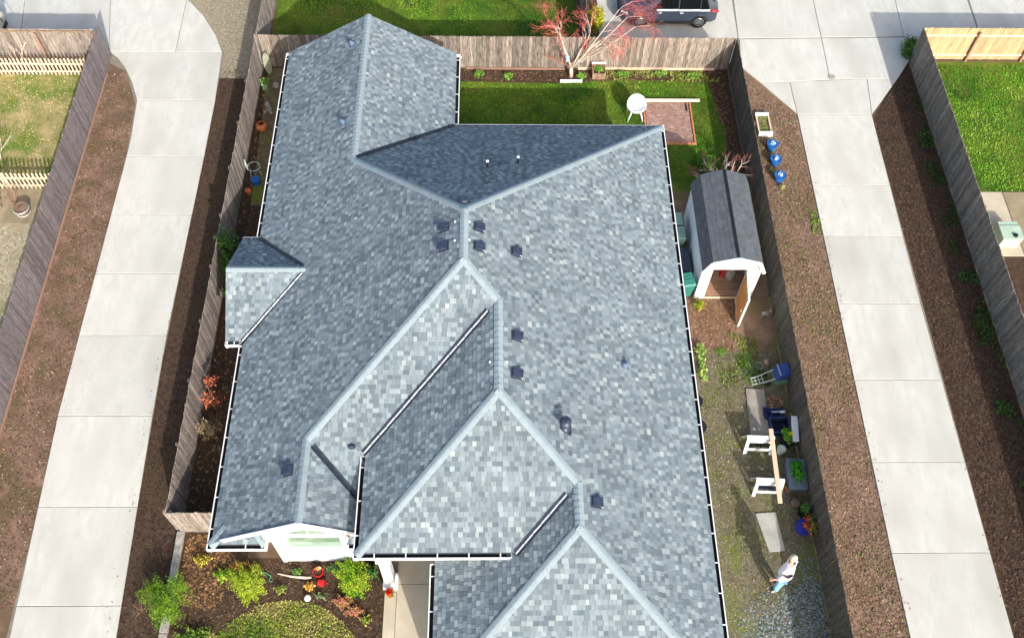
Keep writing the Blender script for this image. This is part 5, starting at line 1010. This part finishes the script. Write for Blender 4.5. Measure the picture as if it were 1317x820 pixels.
t = thing('parasol', 'folded pink parasol with a dark pole behind the fence at top left', 'parasol', (-22.0, 33.6, 0)); b = MB(); b.tube([(.6, -.55, 1.45), (0, 0, 1.75)], .018, 6); b.build('pole', M_black, t)
b = MB(); b.lathe([(.02, 2.35), (.3, 1.75), (.02, 1.0)], 6, (-.25, .2, 0), 1.1, .8); b.build('canopy', M_pink, t)
t = thing('patio_table', 'tan cushioned box seat beside the pink parasol at the top left corner', 'seat', (-22.9, 34.4, 0)); b = MB(); b.box(-.5, -.4, .3, .5, .4, .75); b.build('cushion', mat('cream fabric', c(190, 184, 164), c(206, 200, 182), 3, .9), t, bevel=.04); b = MB(); b.box(-.48, -.38, 0, .48, .38, .295); b.build('base', M_black, t)
# ------------------------------------------------------------------ right yard thing
t = thing('utility_box', 'pale green metal box with black fitting on concrete behind the far right fence', 'utility box', (20.75, 22.6, 0)); b = MB(); b.box(-.4, -.45, .04, .4, .45, .62); b.build('box_body', M_sage, t, bevel=.02)
b = MB(); b.box(-.42, -.47, .625, .42, .2, .66); b.build('lid', M_sage, t); b = MB(); b.lathe([(.09, .64), (.09, .72), (.02, .74)], 12, (.1, -.3, 0)); b.build('fitting', M_black, t)

# ------------------------------------------------------------------ person in the side yard
def skin(name, verts, edges, radii, m, parent, sub=2):
    me = bpy.data.meshes.new(name); me.from_pydata(verts, edges, []); o = bpy.data.objects.new(name, me); COL.objects.link(o); o.parent = parent
    sk = o.modifiers.new('skin', 'SKIN'); sk.use_smooth_shade = True
    for i, sv_ in enumerate(me.skin_vertices[0].data): sv_.radius = radii[i] if isinstance(radii[i], tuple) else (radii[i], radii[i]); sv_.use_root = (i == 0)
    sb = o.modifiers.new('sub', 'SUBSURF'); sb.levels = sub; sb.render_levels = sub; me.materials.append(m); return o
ps = thing('person', 'person in a white sweatshirt and light blue jeans walking in the side yard gravel', 'person', (9.22, 8.55, .01))
J = {'pel': (.05, .08, .92), 'wa': (.08, .14, 1.08), 'ch': (.15, .26, 1.32), 'ne': (.2, .36, 1.47), 'hd0': (.2, .4, 1.56), 'hd': (.2, .43, 1.66), 'hd2': (.2, .44, 1.75),
     'hl': (.0, -.02, .86), 'kl': (-.1, -.14, .48), 'al': (-.02, -.12, .09), 'tl': (-.18, -.16, .05), 'hr': (.1, .16, .86), 'kr': (.0, .12, .48), 'ar': (.14, .1, .1), 'tr': (-.02, .1, .04),
     'sl': (.1, .08, 1.38), 'el': (-.08, -.06, 1.16), 'wl': (-.3, -.05, 1.08), 'sr': (.26, .44, 1.38), 'er': (.36, .42, 1.12), 'wr': (.22, .34, .93)}
K_ = list(J); ix = {k: i for i, k in enumerate(K_)}
Vb = [J[k] for k in K_]; Eb = [(ix[a_], ix[b2]) for a_, b2 in (('pel','wa'),('wa','ch'),('ch','ne'),('ne','hd0'),('hd0','hd'),('hd','hd2'),('pel','hl'),('hl','kl'),('kl','al'),('al','tl'),('pel','hr'),('hr','kr'),('kr','ar'),('ar','tr'),('ch','sl'),('sl','el'),('el','wl'),('ch','sr'),('sr','er'),('er','wr'))]
rd = dict(pel=.13, wa=.12, ch=.14, ne=.05, hd0=.075, hd=.1, hd2=.06, hl=.085, kl=.055, al=.035, tl=.035, hr=.085, kr=.055, ar=.035, tr=.035, sl=.055, el=.04, wl=.028, sr=.055, er=.04, wr=.028)
Rb = [rd[k] for k in K_]
for w_, dx_, dy_ in (('wl', -1, .0), ('wr', -.5, -.3)):      # palms, five fingers
    base = Vector(J[w_]); d = Vector((dx_, dy_, -.35)).normalized(); sd2 = d.cross(Vector((0, 0, 1))).normalized(); pi_ = len(Vb); Vb.append(tuple(base+d*.06)); Rb.append(.03); Eb.append((ix[w_], pi_))
    for q, (o_, L_) in enumerate(((-.03, .07), (-.01, .085), (.01, .08), (.03, .065))):
        a_ = base+d*.09+sd2*o_; Vb += [tuple(a_), tuple(a_+d*L_*.5+Vector((0, 0, -.01))), tuple(a_+d*L_*.85+Vector((0, 0, -.03)))]; Rb += [.01, .009, .008]; n_ = len(Vb); Eb += [(pi_, n_-3), (n_-3, n_-2), (n_-2, n_-1)]
    a_ = base+d*.03+sd2*.035; Vb += [tuple(a_), tuple(a_+d*.03+sd2*.03), tuple(a_+d*.055+sd2*.035)]; Rb += [.011, .01, .009]; n_ = len(Vb); Eb += [(ix[w_], n_-3), (n_-3, n_-2), (n_-2, n_-1)]
skin('body', Vb, Eb, Rb, M_skin, ps)
def cloth(name, keys, edges, radii, m, extra=None):
    v = [J[k] if isinstance(k, str) else k for k in keys]; return skin(name, v, edges, radii, m, ps)
cloth('jeans', ['pel', 'hl', 'kl', (-.03, -.12, .14), 'hr', 'kr', (.13, .1, .14)], [(0, 1), (1, 2), (2, 3), (0, 4), (4, 5), (5, 6)], [.17, .125, .1, .085, .125, .1, .085], M_jean)
cloth('sweatshirt', ['ch', 'wa', (.05, .1, .9), (.19, .34, 1.42), 'sl', 'el', (-.22, -.05, 1.1), 'sr', 'er', (.25, .36, .98)], [(0, 1), (1, 2), (0, 3), (0, 4), (4, 5), (5, 6), (0, 7), (7, 8), (8, 9)], [.28, .26, .25, .11, .15, .13, .09, .15, .13, .09], M_shirt)
b = MB(); b.lathe([(.02, -.15), (.09, -.12), (.118, -.03), (.115, .04), (.085, .1), (.04, .13), (.005, .135)], 16, (.235, .45, 1.68)); b.build('hair', M_hair, ps, smooth=True)
b = MB(); b.lathe([(.008, 0), (.014, .012), (.006, .02)], 6, (.095, .4, 1.65)); b.lathe([(.008, 0), (.014, .012), (.006, .02)], 6, (.095, .47, 1.65)); b.build('eyes', M_navy, ps)
b = MB(); b.tube([(.11, .435, 1.65), (.08, .435, 1.61), (.11, .435, 1.6)], [.01, .018, .012], 6); b.build('nose', M_skin, ps)
b = MB(); b.tube([(.105, .41, 1.565), (.1, .435, 1.562), (.105, .46, 1.565)], .008, 5); b.build('mouth', M_tail, ps)
for nm, p_, q_ in (('shoe', 'al', 'tl'), ('shoe', 'ar', 'tr')):
    a_, b2 = Vector(J[p_]), Vector(J[q_]); skin(nm, [(a_.x+.02, a_.y, .06), (b2.x, b2.y, .045)], [(0, 1)], [(.05, .055), (.045, .04)], M_shoe, ps, 1)
for o in list(bpy.data.objects):
    if '_o' in o: del o['_o']
